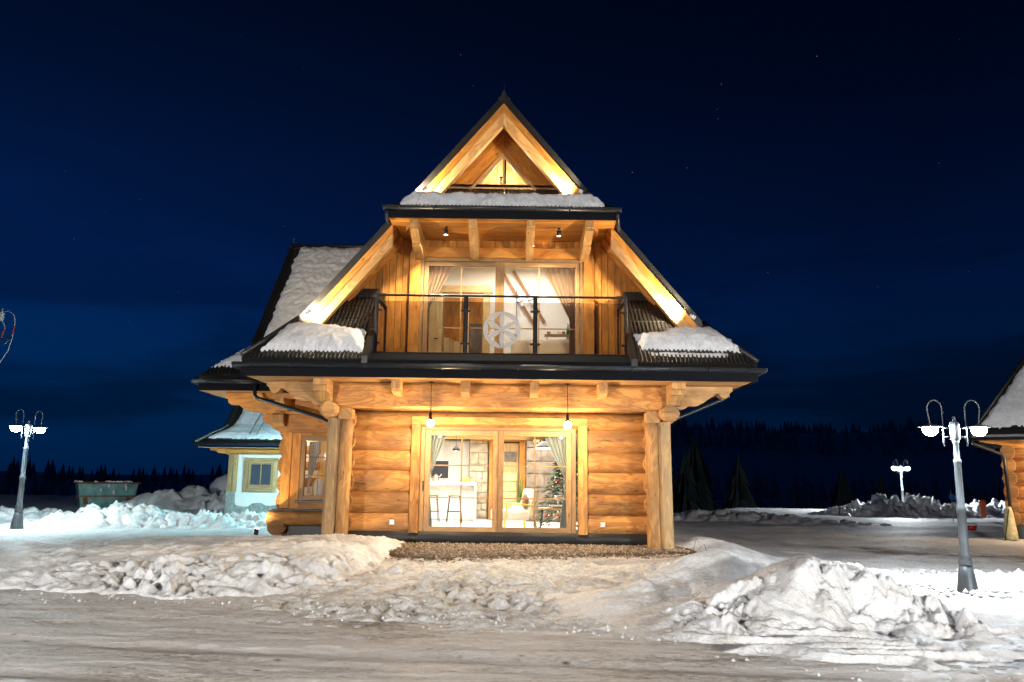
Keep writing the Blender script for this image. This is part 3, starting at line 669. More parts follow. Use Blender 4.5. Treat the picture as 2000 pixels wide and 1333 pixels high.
# --- log walls of the ground floor
joints = [.42, .81, 1.24, 1.69, 2.10, 2.57]
tops = joints[1:]+[2.92]
k = 0
for s in (-1, 1):
    for z0, z1 in zip(joints, tops):
        k += 1; lowest = z0 == .42; tp = z1 == 2.92
        a, b = (1.80, 3.3); p0, p1 = ((s*a, 16.93, (z0+z1)/2), (s*b, 16.93, (z0+z1)/2))
        if tp: continue
        cp('wall_log', MB().log(p0, p1, .195, (z1-z0)/2+.048, 10, 22, (0, 0, 1), (.16, 0), .02, k), 'log')
cp('wall_log', MB().log((-3.3, 16.98, 2.745), (3.3, 16.98, 2.745), .22, .20, 20, 20, (0, 0, 1), (0, 0), .012, 31), 'log')
cp('wall_log', MB().log((-3.2, 17.1, 3.18), (3.2, 17.1, 3.18), .2, .29, 12, 16), 'log')
for s in (-1, 1):                                                   # side walls going back
    for i, (z0, z1) in enumerate(zip(joints, tops)):
        cp('wall_log', MB().log((s*3.22, 16.6, (z0+z1)/2), (s*3.22, 27, (z0+z1)/2), .2, (z1-z0)/2+.03, 12, 14, (0, 0, 1), (0, 0), .012, 40+i), 'log')
cp('wall_log', MB().log((-3.2, 27, 1.6), (3.2, 27, 1.6), .2, 1.35, 4, 14), 'log')
cp('foundation_membrane', MB().loft([[(x, 16.80+.02*math.sin(x*9), .16), (x, 16.74+.02*math.sin(x*7+1), .45+.0*x), (x, 16.95, .45), (x, 16.95, .16)] for x in np.arange(-3.3, 3.31, .15)], [i*.15 for i in range(45)], [0, .2, .4, .6, .8]), 'membrane')
dm = MB()
for i in range(150):
    for j in range(5):
        x = -3.25+i*.0435; z = .24+j*.042+(.02 if i % 2 else 0); b = len(dm.v); y = 16.775-.05*(z-.16)/.29
        dm.v += [(x-.01, y, z), (x, y, z-.01), (x+.01, y, z), (x, y, z+.01), (x, y-.012, z)]
        for q in range(4): dm.face((b+q, b+(q+1) % 4, b+4), [(0, 0), (1, 0), (1, 1)])
cp('membrane_dimples', dm, 'membrane', kind='stuff')
for x in (-2.2, 2.17):
    so = cp('wall_socket', MB().box(x-.05, x+.05, 16.70, 16.725, .585, .685, .012), 'whiteplastic')
    cp('socket_lid', MB().box(x-.036, x+.036, 16.688, 16.70, .60, .67, .006), 'whiteplastic', so)
# --- corner posts: two logs each
for s in (-1, 1):
    for i, dx in enumerate((3.365, 3.12)):
        if i: cp('post_log', MB().log((s*dx, 16.13, .10), (s*dx-.02*s, 16.13, 2.72), .132, .125, 12, 18, (0, 1, 0), (0, 0), .02, 60+i+s), 'post')
        else: cp('post_log', MB().beam((s*dx+.01*s, 16.14, .10), (s*dx-.015*s, 16.14, 2.72), .25, .26, (0, 1, 0), .07), 'oldwood')
    # carved crown: plate log end, purlin end, bracket
    def crown(name, mat, y0, y1, zt, pr, w, x):
        cp(name, MB().extr([(y, z) for y, z in pr], (s*x-w/2, 0, 0), (0, 1, 0), (0, 0, 1), (w, 0, 0)), mat)
    rnd = [(15.80+.19*(1-math.sin(math.pi*t/8)), 2.87-.19*math.cos(math.pi*t/8)) for t in range(9)]
    cp('plate_log', MB().log((s*3.43, 15.80, 2.88), (s*3.43, 16.95, 2.88), .20, .165, 6, 20, (0, 0, 1), (.05, 0), .02, 66+s), 'post')
    crown('purlin', 'pale', 0, 0, 0, [(17, 3.035), (15.85, 3.035), (15.78, 3.10), (15.70, 3.13), (15.62, 3.20), (15.50, 3.22), (15.50, 3.32), (15.42, 3.33), (15.42, 3.452), (17, 3.452)], .27, 3.53)
    carve = [(3.30, 2.98), (3.74, 2.98), (3.78, 3.0), (3.84, 3.06), (3.92, 3.055), (4.04, 3.06), (4.16, 3.12), (4.28, 3.21), (4.40, 3.30), (4.46, 3.315), (4.50, 3.26), (4.56, 3.215), (4.63, 3.22), (4.69, 3.28), (4.70, 3.33), (4.75, 3.36), (4.76, 3.45), (3.30, 3.45)]
    cp('carved_bracket', MB().extr([(s*a, b) for a, b in carve], (0, 16.02, 0), (1, 0, 0), (0, 0, 1), (0, .26, 0)), 'pale')
    low = [(3.3, 2.55), (3.36, 2.6), (3.42, 2.66), (3.55, 2.72), (3.62, 2.80), (3.64, 2.90), (3.6, 2.96), (3.3, 2.975)]
    cp('lower_bracket', MB().extr([(s*a, b) for a, b in low], (0, 16.06, 0), (1, 0, 0), (0, 0, 1), (0, .2, 0)), 'board')
    cp('post_cap', MB().box(min(s*2.98, s*3.26), max(s*2.98, s*3.26), 15.99, 16.30, 2.70, 2.93, .03), 'pale')
cp('tie_beam', MB().beam((-3.30, 16.14, 3.19), (3.30, 16.14, 3.19), .30, .52, (0, 0, 1), .05), 'log')
for x in (-2.05, -.68, .70, 2.06):
    cp('rafter_end', MB().extr([(16.0, 3.452), (16.0, 3.17), (15.86, 3.17), (15.80, 3.20), (15.55, 3.23), (15.50, 3.29), (15.50, 3.452)], (x-.085, 0, 0), (0, 1, 0), (0, 0, 1), (.17, 0, 0)), 'pale')
# --- lower soffit
for i in range(6):
    y0 = 15.16+i*.145
    cp('soffit_board', MB().box(-4.9, 4.9, y0, y0+.14, 3.456, 3.476, .004), 'pale')
for s in (-1, 1):
    for i in range(6):
        x = 3.4+i*.255; cp('soffit_board', MB().beam((s*x+.12*s, 16.04, 3.466), (s*x+.12*s, 27, 3.466), .25, .02, (0, 0, 1), .004), 'pale')
def gutter(name, p0, p1, r, mat, parent, n_br, drop=.0, fasc=None):
    p0 = Vector(p0); p1 = Vector(p1); a = (p1-p0).normalized(); side = Vector((0, 0, 1)).cross(a)
    rings = []
    for p in (p0, p1):
        ring = [p+side*(r*math.cos(t))+Vector((0, 0, -r*math.sin(t))) for t in np.linspace(0, math.pi, 9)]
        ring += [p+side*((r-.008)*math.cos(t))+Vector((0, 0, -(r-.008)*math.sin(t))) for t in np.linspace(math.pi, 0, 9)]
        rings.append(ring)
    l = (p1-p0).length; mb = MB().loft(rings, (0, l), [i*.03 for i in range(19)])
    mb.tube([p0+side*r, p1+side*r], .011, 6); mb.tube([p0-side*r, p1-side*r], .011, 6)
    g = part(name, mb, M[mat], parent)
    for i in range(n_br):
        q = p0+a*(l*(i+.5)/n_br); arc = [q+side*((r+.006)*math.cos(t))+Vector((0, 0, -(r+.006)*math.sin(t))) for t in np.linspace(-.1, math.pi+.1, 9)]
        part('gutter_bracket', MB().tube(arc, .010, 5), M[mat], g)
    for e in (p0, p1):
        cap = MB().extr([(r*math.cos(t), -r*math.sin(t)) for t in np.linspace(0, math.pi, 9)], e, side, (0, 0, 1), a*.012); part('gutter_end', cap, M[mat], g)
    return g
gutter('gutter', (-5.12, 15.02, 3.69), (5.12, 15.02, 3.69), .078, 'gutter', chalet, 14)
cp('fascia', MB().box(-5.0, 5.0, 15.11, 15.15, 3.45, 3.70, .004), 'fascia')
for s in (-1, 1):
    gutter('gutter', (s*5.10, 15.1, 3.68), (s*5.10, 27.5, 3.66), .075, 'gutter', chalet, 12)
    cp('fascia', MB().box(s*4.97-.02, s*4.97+.02, 15.16, 27.5, 3.45, 3.70, .004), 'fascia')
# --- main roof
TH = .16; Y0 = 15.98
for s in (-1, 1):
    n = Vector((s*SD[1], 0, SD[0]))*TH
    mb = MB().prism([(0, Y0, RZ), (s*4.22, Y0+.08, zr(4.22)), (s*4.22, 28, zr(4.22)), (0, 28, RZ)], -n)
    mb.prism([(s*4.22, Y0+.08, zr(4.22)-.001), (s*5.0, 15.13, zr(5.0)), (s*5.0, 28, zr(5.0)), (s*4.22, 28, zr(4.22)-.001)], -n)
    rf = cp('roof_slope', mb, 'roof')
    rb = MB()
    for i in range(60):
        y = Y0+.1+i*.2; rb.beam((s*.05, y, zr(.05)+.01), (s*4.95, y, zr(4.95)+.01), .035, .03, (s*SD[1], 0, SD[0]), .008)
    cp('roof_rib', rb, 'roof', rf, kind='stuff')
    cp('hip_cap', MB().tube([(s*4.2, 16.1, zr(4.2)+.02), (s*5.0, 15.12, zr(5.0)+.03)], .05, 8), 'roof', rf)
cp('ridge_cap', MB().tube([(0, Y0-.01, RZ+.0), (0, 28, RZ+.0)], .05, 8), 'roof')
cp('lightning_rod', MB().tube([(.0, 16.1, RZ), (.0, 16.1, RZ+.30)], .008, 6), 'steel')
# --- lower pent roof in front, left and right of the balcony
def zp(y): return 3.80+(y-15.12)*.878
pn = Vector((0, -.878, 1)).normalized()
def prange(x):
    x = abs(x)
    return min(np.interp(x, [3.62, 4.22, 5.0], [17.0, 16.1, 15.13]), 17.0)
for s in (-1, 1):
    pts = [(s*2.66, 15.12, zp(15.12)), (s*5.0, 15.12, zp(15.12)), (s*4.22, 16.13, zp(16.13)), (s*3.62, 17.0, zp(17.0)), (s*2.66, 17.0, zp(17.0))]
    pr = cp('pent_roof', MB().prism(pts, -pn*.10), 'roof')
    rb = MB()
    for i in range(28):
        x = 2.72+i*.082; y1 = prange(x)-.03
        if y1 > 15.25: rb.beam((s*x, 15.12, zp(15.12)+.012), (s*x, y1, zp(y1)+.012), .038, .034, pn, .01)
    for y in (15.5, 15.9, 16.3, 16.7):
        x1 = float(np.interp(y, [15.13, 16.1, 17.0], [5.0, 4.22, 3.62])); rb.beam((s*2.7, y, zp(y)+.006), (s*x1, y, zp(y)+.006), .02, .03, pn, .006)
    cp('roof_rib', rb, 'roof', pr, kind='stuff')
    cp('balcony_cheek', MB().prism([(s*2.56, 15.13, 3.72), (s*2.56, 17.0, 3.9), (s*2.56, 17.0, zp(17)+.10), (s*2.56, 15.6, zp(15.6)+.10), (s*2.56, 15.13, zp(15.13)+.06)], (s*.12, 0, 0)), 'roof')
    cp('wall_flashing', MB().beam((s*2.68, 16.96, zp(17)+.09), (s*3.75, 16.96, zp(17)+.09), .03, .2, (0, 0, 1), .005), 'roof')
cp('balcony_apron', MB().prism([(-2.56, 15.12, 3.80), (2.56, 15.12, 3.80), (2.56, 15.62, 4.02), (-2.56, 15.62, 4.02)], (0, .02, -.06)), 'fascia')
cp('balcony_deck', MB().box(-2.56, 2.56, 15.62, 17.0, 3.94, 4.03, .005), 'roof')
# --- upper pent roof with its soffit
UY, UZ = 15.42, 7.0
def zu(y): return UZ+(y-UY)*.62
un = Vector((0, -.62, 1)).normalized()
up = cp('upper_pent_roof', MB().prism([(-2.36, UY, UZ), (2.36, UY, UZ), (2.06, 16.05, zu(16.05)), (1.62, 16.99, zu(16.99)), (-1.62, 16.99, zu(16.99)), (-2.06, 16.05, zu(16.05))], -un*.08), 'roof')
rb = MB()
for i in range(56):
    x = -2.26+i*.082; y1 = float(np.interp(abs(x), [1.62, 2.06, 2.36], [16.95, 16.0, 15.45])); rb.beam((x, UY, UZ+.012), (x, y1, zu(y1)+.012), .038, .034, un, .01)
cp('roof_rib', rb, 'roof', up, kind='stuff')
cp('wall_flashing', MB().beam((-1.55, 16.97, zu(17)+.05), (1.55, 16.97, zu(17)+.05), .03, .12, (0, 0, 1), .005), 'roof')
gutter('gutter', (-2.42, UY-.08, 6.98), (2.42, UY-.08, 6.98), .07, 'gutter', chalet, 7)
cp('fascia', MB().box(-2.34, 2.34, UY+.0, UY+.03, 6.77, 6.985, .004), 'fascia')
for i in range(11):
    y0 = UY+.04+i*.14; w = 2.36 if y0 < 15.95 else 2.22
    cp('soffit_board', MB().box(-w, w, y0, y0+.135, 6.775, 6.793, .006), 'board')
for x in (-1.8, -.6, .6, 1.8):
    cp('carved_rafter_end', MB().extr([(17.0, 6.772), (15.50, 6.772), (15.50, 6.64), (15.55, 6.635), (15.55, 6.58), (15.85, 6.50), (16.05, 6.42), (16.05, 6.38), (16.16, 6.37), (16.35, 6.32), (16.92, 6.30), (17.0, 6.40)], (x-.085, 0, 0), (0, 1, 0), (0, 0, 1), (.17, 0, 0)), 'pale')
# left and right short downpipe beside the upper gutter
cp('downpipe', MB().tube([(2.36, UY-.08, 6.92), (2.36, UY-.05, 6.80), (2.42, 15.75, 6.72), (2.72, 17.2, 6.72), (2.86, 17.6, 6.66), (2.86, 17.6, 6.50)], .04, 8), 'gutter')
cp('downpipe', MB().tube([(-2.34, UY-.08, 6.92), (-2.33, UY-.05, 6.74), (-2.30, 15.6, 6.68)], .04, 8), 'gutter')
# --- barge boards, rafters and the boards under the verge
for s in (-1, 1):
    for x0, x1 in ((0, 2.02), (2.30, 4.25)):
        slope_board('barge_board', 'board', s, x0, x1, .245, .45, 15.955, 16.00)
        slope_board('rafter', 'pale', s, x0, x1 - (.03 if x1 > 3 else 0), .45, .73, 15.97, 16.14)
    for i in range(5):
        y0 = 16.02+i*.195
        slope_board('verge_board', 'board', s, .0, 4.3, .262, .285, y0, y0+.19)
    slope_board('inner_rafter', 'board', s, 2.2, 4.2, .29, .50, 16.86, 16.98)
    cp('purlin_end', MB().beam((s*3.72, 16.02, 4.98), (s*3.72, 17.0, 4.98), .22, .22, (0, 0, 1), .02), 'pale')
# --- gable wall of the upper floor: vertical boards
BW = .147
for s in (-1, 1):
    for i in range(13):
        x0 = 2.06+i*BW; x1 = x0+BW-.011
        if zr(x0)-.35 < 4.1: break
        q = [(s*x0, 4.0), (s*x1, 4.0), (s*x1, max(zr(x1)-.29, 4.05)), (s*x0, zr(x0)-.29)]
        cp('gable_board', MB().extr(q, (0, 17.0+.004*(i % 2), 0), (1, 0, 0), (0, 0, 1), (0, .03, 0), True), 'board')
    cp('door_post', MB().box(min(s*1.80, s*2.04), max(s*1.80, s*2.04), 16.90, 17.08, 3.98, 6.55, .012), 'board')
cp('door_lintel', MB().box(-2.04, 2.04, 16.91, 17.08, 6.365, 6.60, .012), 'board')
for i in range(28):
    x0 = -2.06+i*BW; cp('gable_board', MB().extr([(x0, 6.60), (x0+BW-.011, 6.60), (x0+BW-.011, 6.95), (x0, 6.95)], (0, 17.0+.004*(i % 2), 0), (1, 0, 0), (0, 0, 1), (0, .03, 0), True), 'board')
for s in (-1, 1): cp('wall_backing', MB().extr([(s*1.81, 4.0), (s*4.0, 4.0), (s*4.0, zr(4.0)-.3), (s*1.81, zr(1.81)-.3)], (0, 17.045, 0), (1, 0, 0), (0, 0, 1), (0, .03, 0)), 'oldwood')
cp('wall_backing', MB().extr([(-1.8, 6.37), (1.8, 6.37), (1.8, 7.6), (-1.8, 7.6)], (0, 17.09, 0), (1, 0, 0), (0, 0, 1), (0, .03, 0)), 'oldwood')
# --- top gable: casing boards round a triangular window
tw = cp('gable_window', MB().box(-.98, .98, 16.955, 17.02, 8.02, 8.10, .006), 'frame')
for s in (-1, 1):
    for i in range(3):
        slope_board('gable_casing', 'board', s, 0, 1.75, .30+i*.20, .495+i*.20, 16.985-.012*(i == 2), 17.03)
    slope_board('sash_bar', 'frame', s, 0, .88, .905, 1.00, 16.95, 17.0, tw)
    slope_board('sash_bar', 'frame', s, 0, .80, 1.002, 1.06, 16.965, 17.0, tw)
cp('mullion', MB().box(-.022, .022, 16.96, 17.0, 8.09, 8.76, .004), 'frame', tw)
cp('pane', MB().extr([(-.74, 8.09), (.74, 8.09), (0, 8.09+.74*RS-.02)], (0, 16.985, 0), (1, 0, 0), (0, 0, 1), (0, .008, 0)), 'glass', tw)
cp('window_handle', MB().box(-.075, -.035, 17.01, 17.03, 8.11, 8.27, .004).box(-.095, -.015, 16.995, 17.02, 8.27, 8.30, .004), 'black', tw)
cp('gable_sill', MB().box(-1.5, 1.5, 16.93, 17.0, 7.975, 8.018, .005), 'oldwood')
for s in (-1, 1):                                                   # attic lining seen through the triangle
    for i in range(13):
        q = [sl(s, .05, .30+i*.125), sl(s, 1.5, .30+i*.125), sl(s, 1.5, .42+i*.125), sl(s, .05, .42+i*.125)]
        cp('lining_board', MB().extr(q, (0, 17.9, RZ), (s*SD[0], 0, -SD[1]), (s*SD[1], 0, SD[0]), (0, .02, 0)), 'inpine')
cp('lining_post', MB().box(-.16, -.03, 17.86, 17.9, 8.0, 9.2, .005), 'inpine')
cp('attic_floor', MB().box(-1.6, 1.6, 17.05, 18.0, 7.93, 7.96, 0), 'inpine')
point('attic_light', (HX, 17.35, 8.45), 60, (1, .78, .46), .05)
gl = cp('ground_spotlight', MB().tube([(-5.52, 18.40, .22), (-5.52, 18.44, .34)], .05, 12), 'black'); cp('spotlight_lens', MB().tube([(-5.52, 18.44, .341), (-5.52, 18.442, .348)], .043, 12), 'led', gl)
spot('ground_beam', (HX-5.52, 18.45, .37), (HX-5.3, 18.85, 2.4), 170, 140, (1, .78, .46), .03, .7, chalet)
# --- balcony door
def door_unit(x0, x1, z0, z1, y, splits, fr, vbars, hbars, mat, front=()):
    d = cp('glazed_door', MB().box(x0, x1, y, y+.12, z1-fr*.75, z1), mat)
    cp('jamb', MB().box(x0, x0+fr*.75, y, y+.12, z0, z1-fr*.75), mat, d); cp('jamb', MB().box(x1-fr*.75, x1, y, y+.12, z0, z1-fr*.75), mat, d)
    cp('threshold', MB().box(x0+fr*.75, x1-fr*.75, y, y+.14, z0, z0+.05), mat, d)
    xs = [x0+fr*.75+.003]+list(splits)+[x1-fr*.75-.003]
    for i in range(len(xs)-1):
        a, b = xs[i], xs[i+1]; yy = y+.045-(.035 if i in front else 0); zb, zt = z0+.053, z1-fr*.75-.003
        for q0, q1 in ((a, a+fr), (b-fr, b)): cp('sash_stile', MB().box(q0, q1, yy, yy+.06, zb, zt), mat, d)
        cp('sash_rail', MB().box(a+fr, b-fr, yy+.002, yy+.058, zb, zb+fr), mat, d); cp('sash_rail', MB().box(a+fr, b-fr, yy+.002, yy+.058, zt-fr, zt), mat, d)
        cp('pane', MB().box(a+fr-.005, b-fr+.005, yy+.026, yy+.034, zb+fr-.005, zt-fr+.005, 0), 'glass', d)
        for f in vbars: cp('muntin', MB().box(a+fr+(b-a-2*fr)*f-.014, a+fr+(b-a-2*fr)*f+.014, yy+.012, yy+.022, zb+fr, zt-fr, .002), mat, d)
        for zz in hbars: cp('muntin', MB().box(a+fr, b-fr, yy+.010, yy+.020, zz-.013, zz+.013, .002), mat, d)
    return d
d2 = door_unit(-1.80, 1.80, 3.98, 6.36, 16.93, (-.045, ), .10, (.49, ), (4.79, ), 'frame')
d1 = door_unit(-1.66, 1.62, .38, 2.635, 16.82, (-.02, ), .115, (.5, ), (1.14, 1.81), 'frame', (1, ))
cp('door_handle', MB().box(-1.60, -1.575, 16.80, 16.85, 1.28, 1.48, .004), 'black', d1)
cp('threshold_step', MB().box(-1.66, 1.62, 16.74, 16.86, .32, .378, .006), 'gutter')
for s in (-1, 1):
    cp('door_casing', MB().box(min(s*1.665, s*1.86), max(s*1.665, s*1.86), 16.735, 16.95, .42, 2.66, .012), 'log')
cp('door_casing', MB().box(-1.86, 1.86, 16.745, 16.95, 2.66, 2.83, .012), 'log')
# --- balcony railing with glass panels and a rosette
rail = cp('balcony_railing', MB().box(-2.56, 2.59, 15.775, 15.825, 5.215, 5.255, .006), 'black')
px = (-2.535, -.71, .71, 2.56)
for x in px:
    w = .03 if abs(x) > 2 else .045
    cp('railing_post', MB().box(x-w, x+w, 15.785, 15.815, 4.02, 5.215, .004), 'black', rail)
    for z in (4.24, 4.92):
        cp('glass_clamp', MB().box(x-.10 if x > -2 else x, x+.10 if x < 2 else x, 15.765, 15.80, z-.022, z+.022, .005), 'black', rail)
for a, b in zip(px[:-1], px[1:]):
    cp('glass_panel', MB().box(a+.02, b-.02, 15.782, 15.792, 4.02, 5.11, 0), 'railglass', rail)
for x in (px[0], px[3]):
    cp('handrail', MB().box(x-.02, x+.02, 15.83, 16.98, 5.215, 5.255, .005), 'black', rail)
    cp('railing_post', MB().box(x-.022, x+.022, 16.93, 16.97, 4.02, 5.215, .004), 'black', rail)
    cp('glass_panel', MB().box(x-.005, x+.005, 15.86, 16.92, 4.02, 5.11, 0), 'railglass', rail)
ro = MB(); RR = .385
def lens(c0, c1):
    "pointed petal between two points: arcs of radius RR"
    c0 = Vector(c0); c1 = Vector(c1); d = c1-c0; l = d.length; e = d/l; nn = Vector((-e.y, e.x)); hgt = math.sqrt(RR*RR-l*l/4); pts = []
    for sg in (1, -1):
        for i in range(9):
            a = -math.asin(l/2/RR)+2*math.asin(l/2/RR)*i/8
            u = RR*math.sin(a); v = RR*math.cos(a)-hgt
            q = (c0+c1)/2+e*(u if sg > 0 else -u)+nn*(v*sg); pts.append((q.x*.985, q.y*.985))
    return [p for i, p in enumerate(pts) if i not in (9, 17)]
tips = [(RR*math.sin(i*math.pi/3), RR*math.cos(i*math.pi/3)) for i in range(6)]
for i in range(6):
    for q in (lens((0, 0), tips[i]), lens(tips[i], tips[(i+1) % 6])): ro.extr(q, (.03, 15.772, 4.535), (1, 0, 0), (0, 0, 1), (0, .006, 0))
cp('rosette', ro, 'frost', rail)
# --- lamps that belong to the house
def can(x, y, z, aim, w, ang, col, rr=.05):
    a = (Vector(aim)-Vector((x, y, z))).normalized()
    c = cp('spotlight', MB().tube([Vector((x, y, z))-a*.11, Vector((x, y, z))], rr, 12), 'whiteplastic' if z != 6.60 else 'black')
    cp('spotlight_lens', MB().tube([Vector((x, y, z)), Vector((x, y, z))+a*.004], rr*.85, 12), 'led', c)
    p = Vector((x+HX, y, z))+a*.03; q = Vector(aim)+Vector((HX, 0, 0)); spot('spotlight_beam', p, q, w, ang, col, .03, .7, chalet)
WARM = (1.0, .78, .50)
for s in (-1, 1):
    can(s*1.60, 15.70, 7.52, (s*1.40, 15.99, 7.82), SPOT_W*.8, 150, WARM, .035)
    can(s*3.86, 15.66, 4.86, (s*3.60, 15.99, 5.16), SPOT_W*1.3, 150, WARM, .04)
for x in (-1.18, 1.20):
    can(x, 16.0, 6.60, (x*.98, 16.4, 4.2), DOWN_W, 130, WARM, .045)
    cp('spotlight_mount', MB().box(x-.03, x+.03, 15.98, 16.04, 6.74, 6.772, .003), 'black')
# --- rooms behind the glass (parts of the house)
F1, C1 = .36, 2.80
cp('interior_floor', MB().box(-3.0, 3.0, 16.96, 24.2, F1-.06, F1, 0), 'infloor')
cp('interior_ceiling', MB().box(-3.0, 3.0, 17.2, 24.2, C1, C1+.04, 0), 'inwall')
cp('interior_wall', MB().box(-3.06, -3.0, 17.2, 24.2, F1, C1, 0), 'inpine'); cp('interior_wall', MB().box(3.0, 3.06, 17.2, 24.2, F1, C1, 0), 'inpine')
cp('interior_wall', MB().box(-3.0, 3.0, 24.2, 24.26, F1, C1, 0), 'inwall')
for y in (18.4, 20.6, 22.9): cp('ceiling_beam', MB().box(-3.0, 3.0, y-.09, y+.09, C1-.16, C1-.001, .01), 'inpine')
# kitchen wall units, stone chimney breast, doorway with a door
cp('wall_unit', MB().box(-2.9, -.98, 23.75, 24.2, F1+.001, C1-.17, .004), 'whitewood')
for i, x in enumerate((-2.35, -1.72, -1.35)): cp('unit_door', MB().box(x, x+(.6 if i == 0 else .36), 23.73, 23.749, F1+1.05, C1-.2, .004), 'whitewood')
cp('oven_panel', MB().box(-2.10, -1.60, 23.70, 23.73, 1.52, 2.02, .01), 'darkglass')
cp('stone_core', MB().box(-.96, -.42, 23.42, 23.75, F1+.001, C1-.17, 0), 'mortar')
rs = random.Random(4)
def stones(x0, x1, z0, z1, y, mat, hmin, hmax, wmin, wmax, parent=chalet):
    z = z0
    while z < z1-.06:
        h = min(rs.uniform(hmin, hmax), z1-z); x = x0
        while x < x1-.05:
            w = min(rs.uniform(wmin, wmax), x1-x);
            if x1-x-w < .08: w = x1-x
            j = lambda a: rs.uniform(-a, a)
            q = [(x+.012, z+.012), (x+w*.5, z+.008+j(.006)), (x+w-.012, z+.014), (x+w-.008, z+h*.55), (x+w-.02, z+h-.012), (x+w*.45, z+h-.008+j(.008)), (x+.016, z+h-.016), (x+.008, z+h*.5)]
            c = (x+w/2, z+h/2); d = rs.uniform(.015, .05)
            mb = MB().loft([[(a, y+.01, b) for a, b in q], [(a, y-d*.6, b) for a, b in q], [(c[0]+(a-c[0])*.82, y-d, c[1]+(b-c[1])*.82) for a, b in q]], (0, .03, .06), [i*.1 for i in range(9)], True, False)
            cp('stone', mb, mat, parent); x += w
        z += h
stones(-.96, -.42, F1+.05, C1-.18, 23.42, 'stone', .16, .34, .2, .5)
sw = cp('light_switch', MB().box(-.70, -.61, 23.34, 23.36, 1.55, 1.68, .004), 'whiteplastic')
cp('doorway_post', MB().box(-.38, -.28, 23.2, 23.45, F1, C1-.17, .01), 'board'); cp('doorway_post', MB().box(.50, .68, 23.0, 23.25, F1, C1-.17, .01), 'board')
cp('doorway_lintel', MB().box(-.9, .68, 23.1, 23.2, C1-.2, C1-.05, .01), 'board')
di = cp('interior_door', MB().box(-.27, .48, 23.30, 23.36, F1+.01, 2.55, .01), 'inpine')
cp('door_stile', MB().box(-.11, -.03, 23.27, 23.30, F1+.02, 2.54, .008), 'inpine', di)
for z in (.62, .9, 1.18, 1.46): cp('door_panel', MB().box(-.02, .42, 23.28, 23.30, z, z+.24, .01), 'inpine', di)
cp('door_handle', MB().box(-.085, -.055, 23.235, 23.27, 1.42, 1.66, .004).box(-.18, .04, 23.215, 23.235, 1.555, 1.58, .004), 'black', di)
for x in (-.27, .06): cp('door_picture', MB().box(x, x+(.16 if x < 0 else .34), 23.25, 23.27, 2.02, 2.30, .004), 'print', di)
cp('stone_core', MB().box(.69, 2.1, 22.46, 22.7, F1+.001, C1-.17, 0), 'greystone')
stones(.69, 2.1, F1+.02, C1-.18, 22.46, 'greystone', .3, .5, .4, .8)
area('living_room_light', (HX-.2, 20.5, C1-.17), (HX-.2, 20.5, 0), ROOM1_W, 4.2, 3.6, (1, .92, .80))
# furniture
X_ = lambda x: x+HX
def fx(name, label, cat, loc, group=None): return thing(name, label, cat, loc, group, False)
t = fx('kitchen_island', 'white kitchen island with pale wood grain front', 'kitchen island', (-1.66, 22.7, F1))
part('island_body', MB().box(-.70, .66, -.1, .5, .02, .98, .004), M['whitewood'], t); part('worktop', MB().box(-.74, .70, -.42, .54, .98, 1.06, .006), M['whiteplastic'], t); part('end_panel', MB().box(.66, .70, -.42, .54, 0, .98, .004), M['whiteplastic'], t)
def stool(x, y, label):
    t = fx('bar_stool', label, 'bar stool', (x, y, F1), 'bar stools at the kitchen island')
    part('seat', MB().box(-.19, .19, -.17, .17, .72, .755, .012), M['inpine'], t)
    for a in (-1, 1):
        for b in (-1, 1): part('leg', MB().tube([(a*.13, b*.12, .72), (a*.20, b*.19, 0)], .011, 6), M['black'], t)
    part('footrest', MB().tube([(-.18, -.165, .30), (.18, -.165, .30), (.18, .165, .30), (-.18, .165, .30), (-.18, -.165, .30)], .009, 6), M['black'], t)
    part('seat_frame', MB().tube([(-.15, -.14, .705), (.15, -.14, .705), (.15, .14, .705), (-.15, .14, .705), (-.15, -.14, .705)], .01, 6), M['black'], t)
stool(-1.47, 21.35, 'bar stool with thin black legs, seen whole behind the left sliding pane')
stool(-2.08, 21.4, 'bar stool with thin black legs, partly cut off by the left window stile')
t = fx('kettle', 'steel kettle with black handle on the left end of the worktop', 'kettle', (-2.12, 22.75, F1+1.062))
part('body', MB().lathe([(.085, 0), (.10, .03), (.095, .14), (.06, .20), (.02, .215)], (0, 0, 0), 14), M['steel'], t); part('handle', MB().tube([(-.06, 0, .19), (-.07, 0, .28), (0, 0, .32), (.07, 0, .28), (.06, 0, .19)], .010, 6), M['black'], t)
part('spout', MB().tube([(.08, 0, .12), (.14, 0, .17), (.16, 0, .22)], [.02, .015, .012], 6), M['steel'], t)
t = fx('fruit_bowl', 'low yellow bowl of fruit on the right of the worktop', 'bowl', (-1.26, 22.7, F1+1.062))
part('bowl', MB().lathe([(.07, 0), (.13, .05), (.16, .08), (.15, .08), (.12, .05), (.02, .02)], (0, 0, 0), 16), M['yellow'], t)
for a, b in ((-.05, 0), (.05, .03), (0, -.04)): part('fruit', MB().ball((a, b, .09), .045, 10, 6), M['yellow'], t)
def shade_lamp(name, label, x, y, ztop, zl, r, mat, w, group=None):
    t = fx(name, label, 'pendant lamp', (x, y, zl), group)
    part('cord', MB().tube([(0, 0, .1), (0, 0, ztop-zl)], .006, 6), M['black'], t)
    part('shade', MB().lathe([(.025, .16), (.04, .13), (.06, .09), (r, .0), (r-.01, .0), (.05, .08), (.02, .1)], (0, 0, 0), 18), M[mat], t)
    part('bulb', MB().ball((0, 0, .03), .03, 8, 6), M['bulb'], t); point('bulb_light', (0, 0, -.03), w, (1, .8, .55), .03, t)
    return t
shade_lamp('kitchen_pendant', 'small dark cone pendant hanging over the kitchen island', -1.50, 21.9, C1-.0, 2.28, .12, 'black', 18)
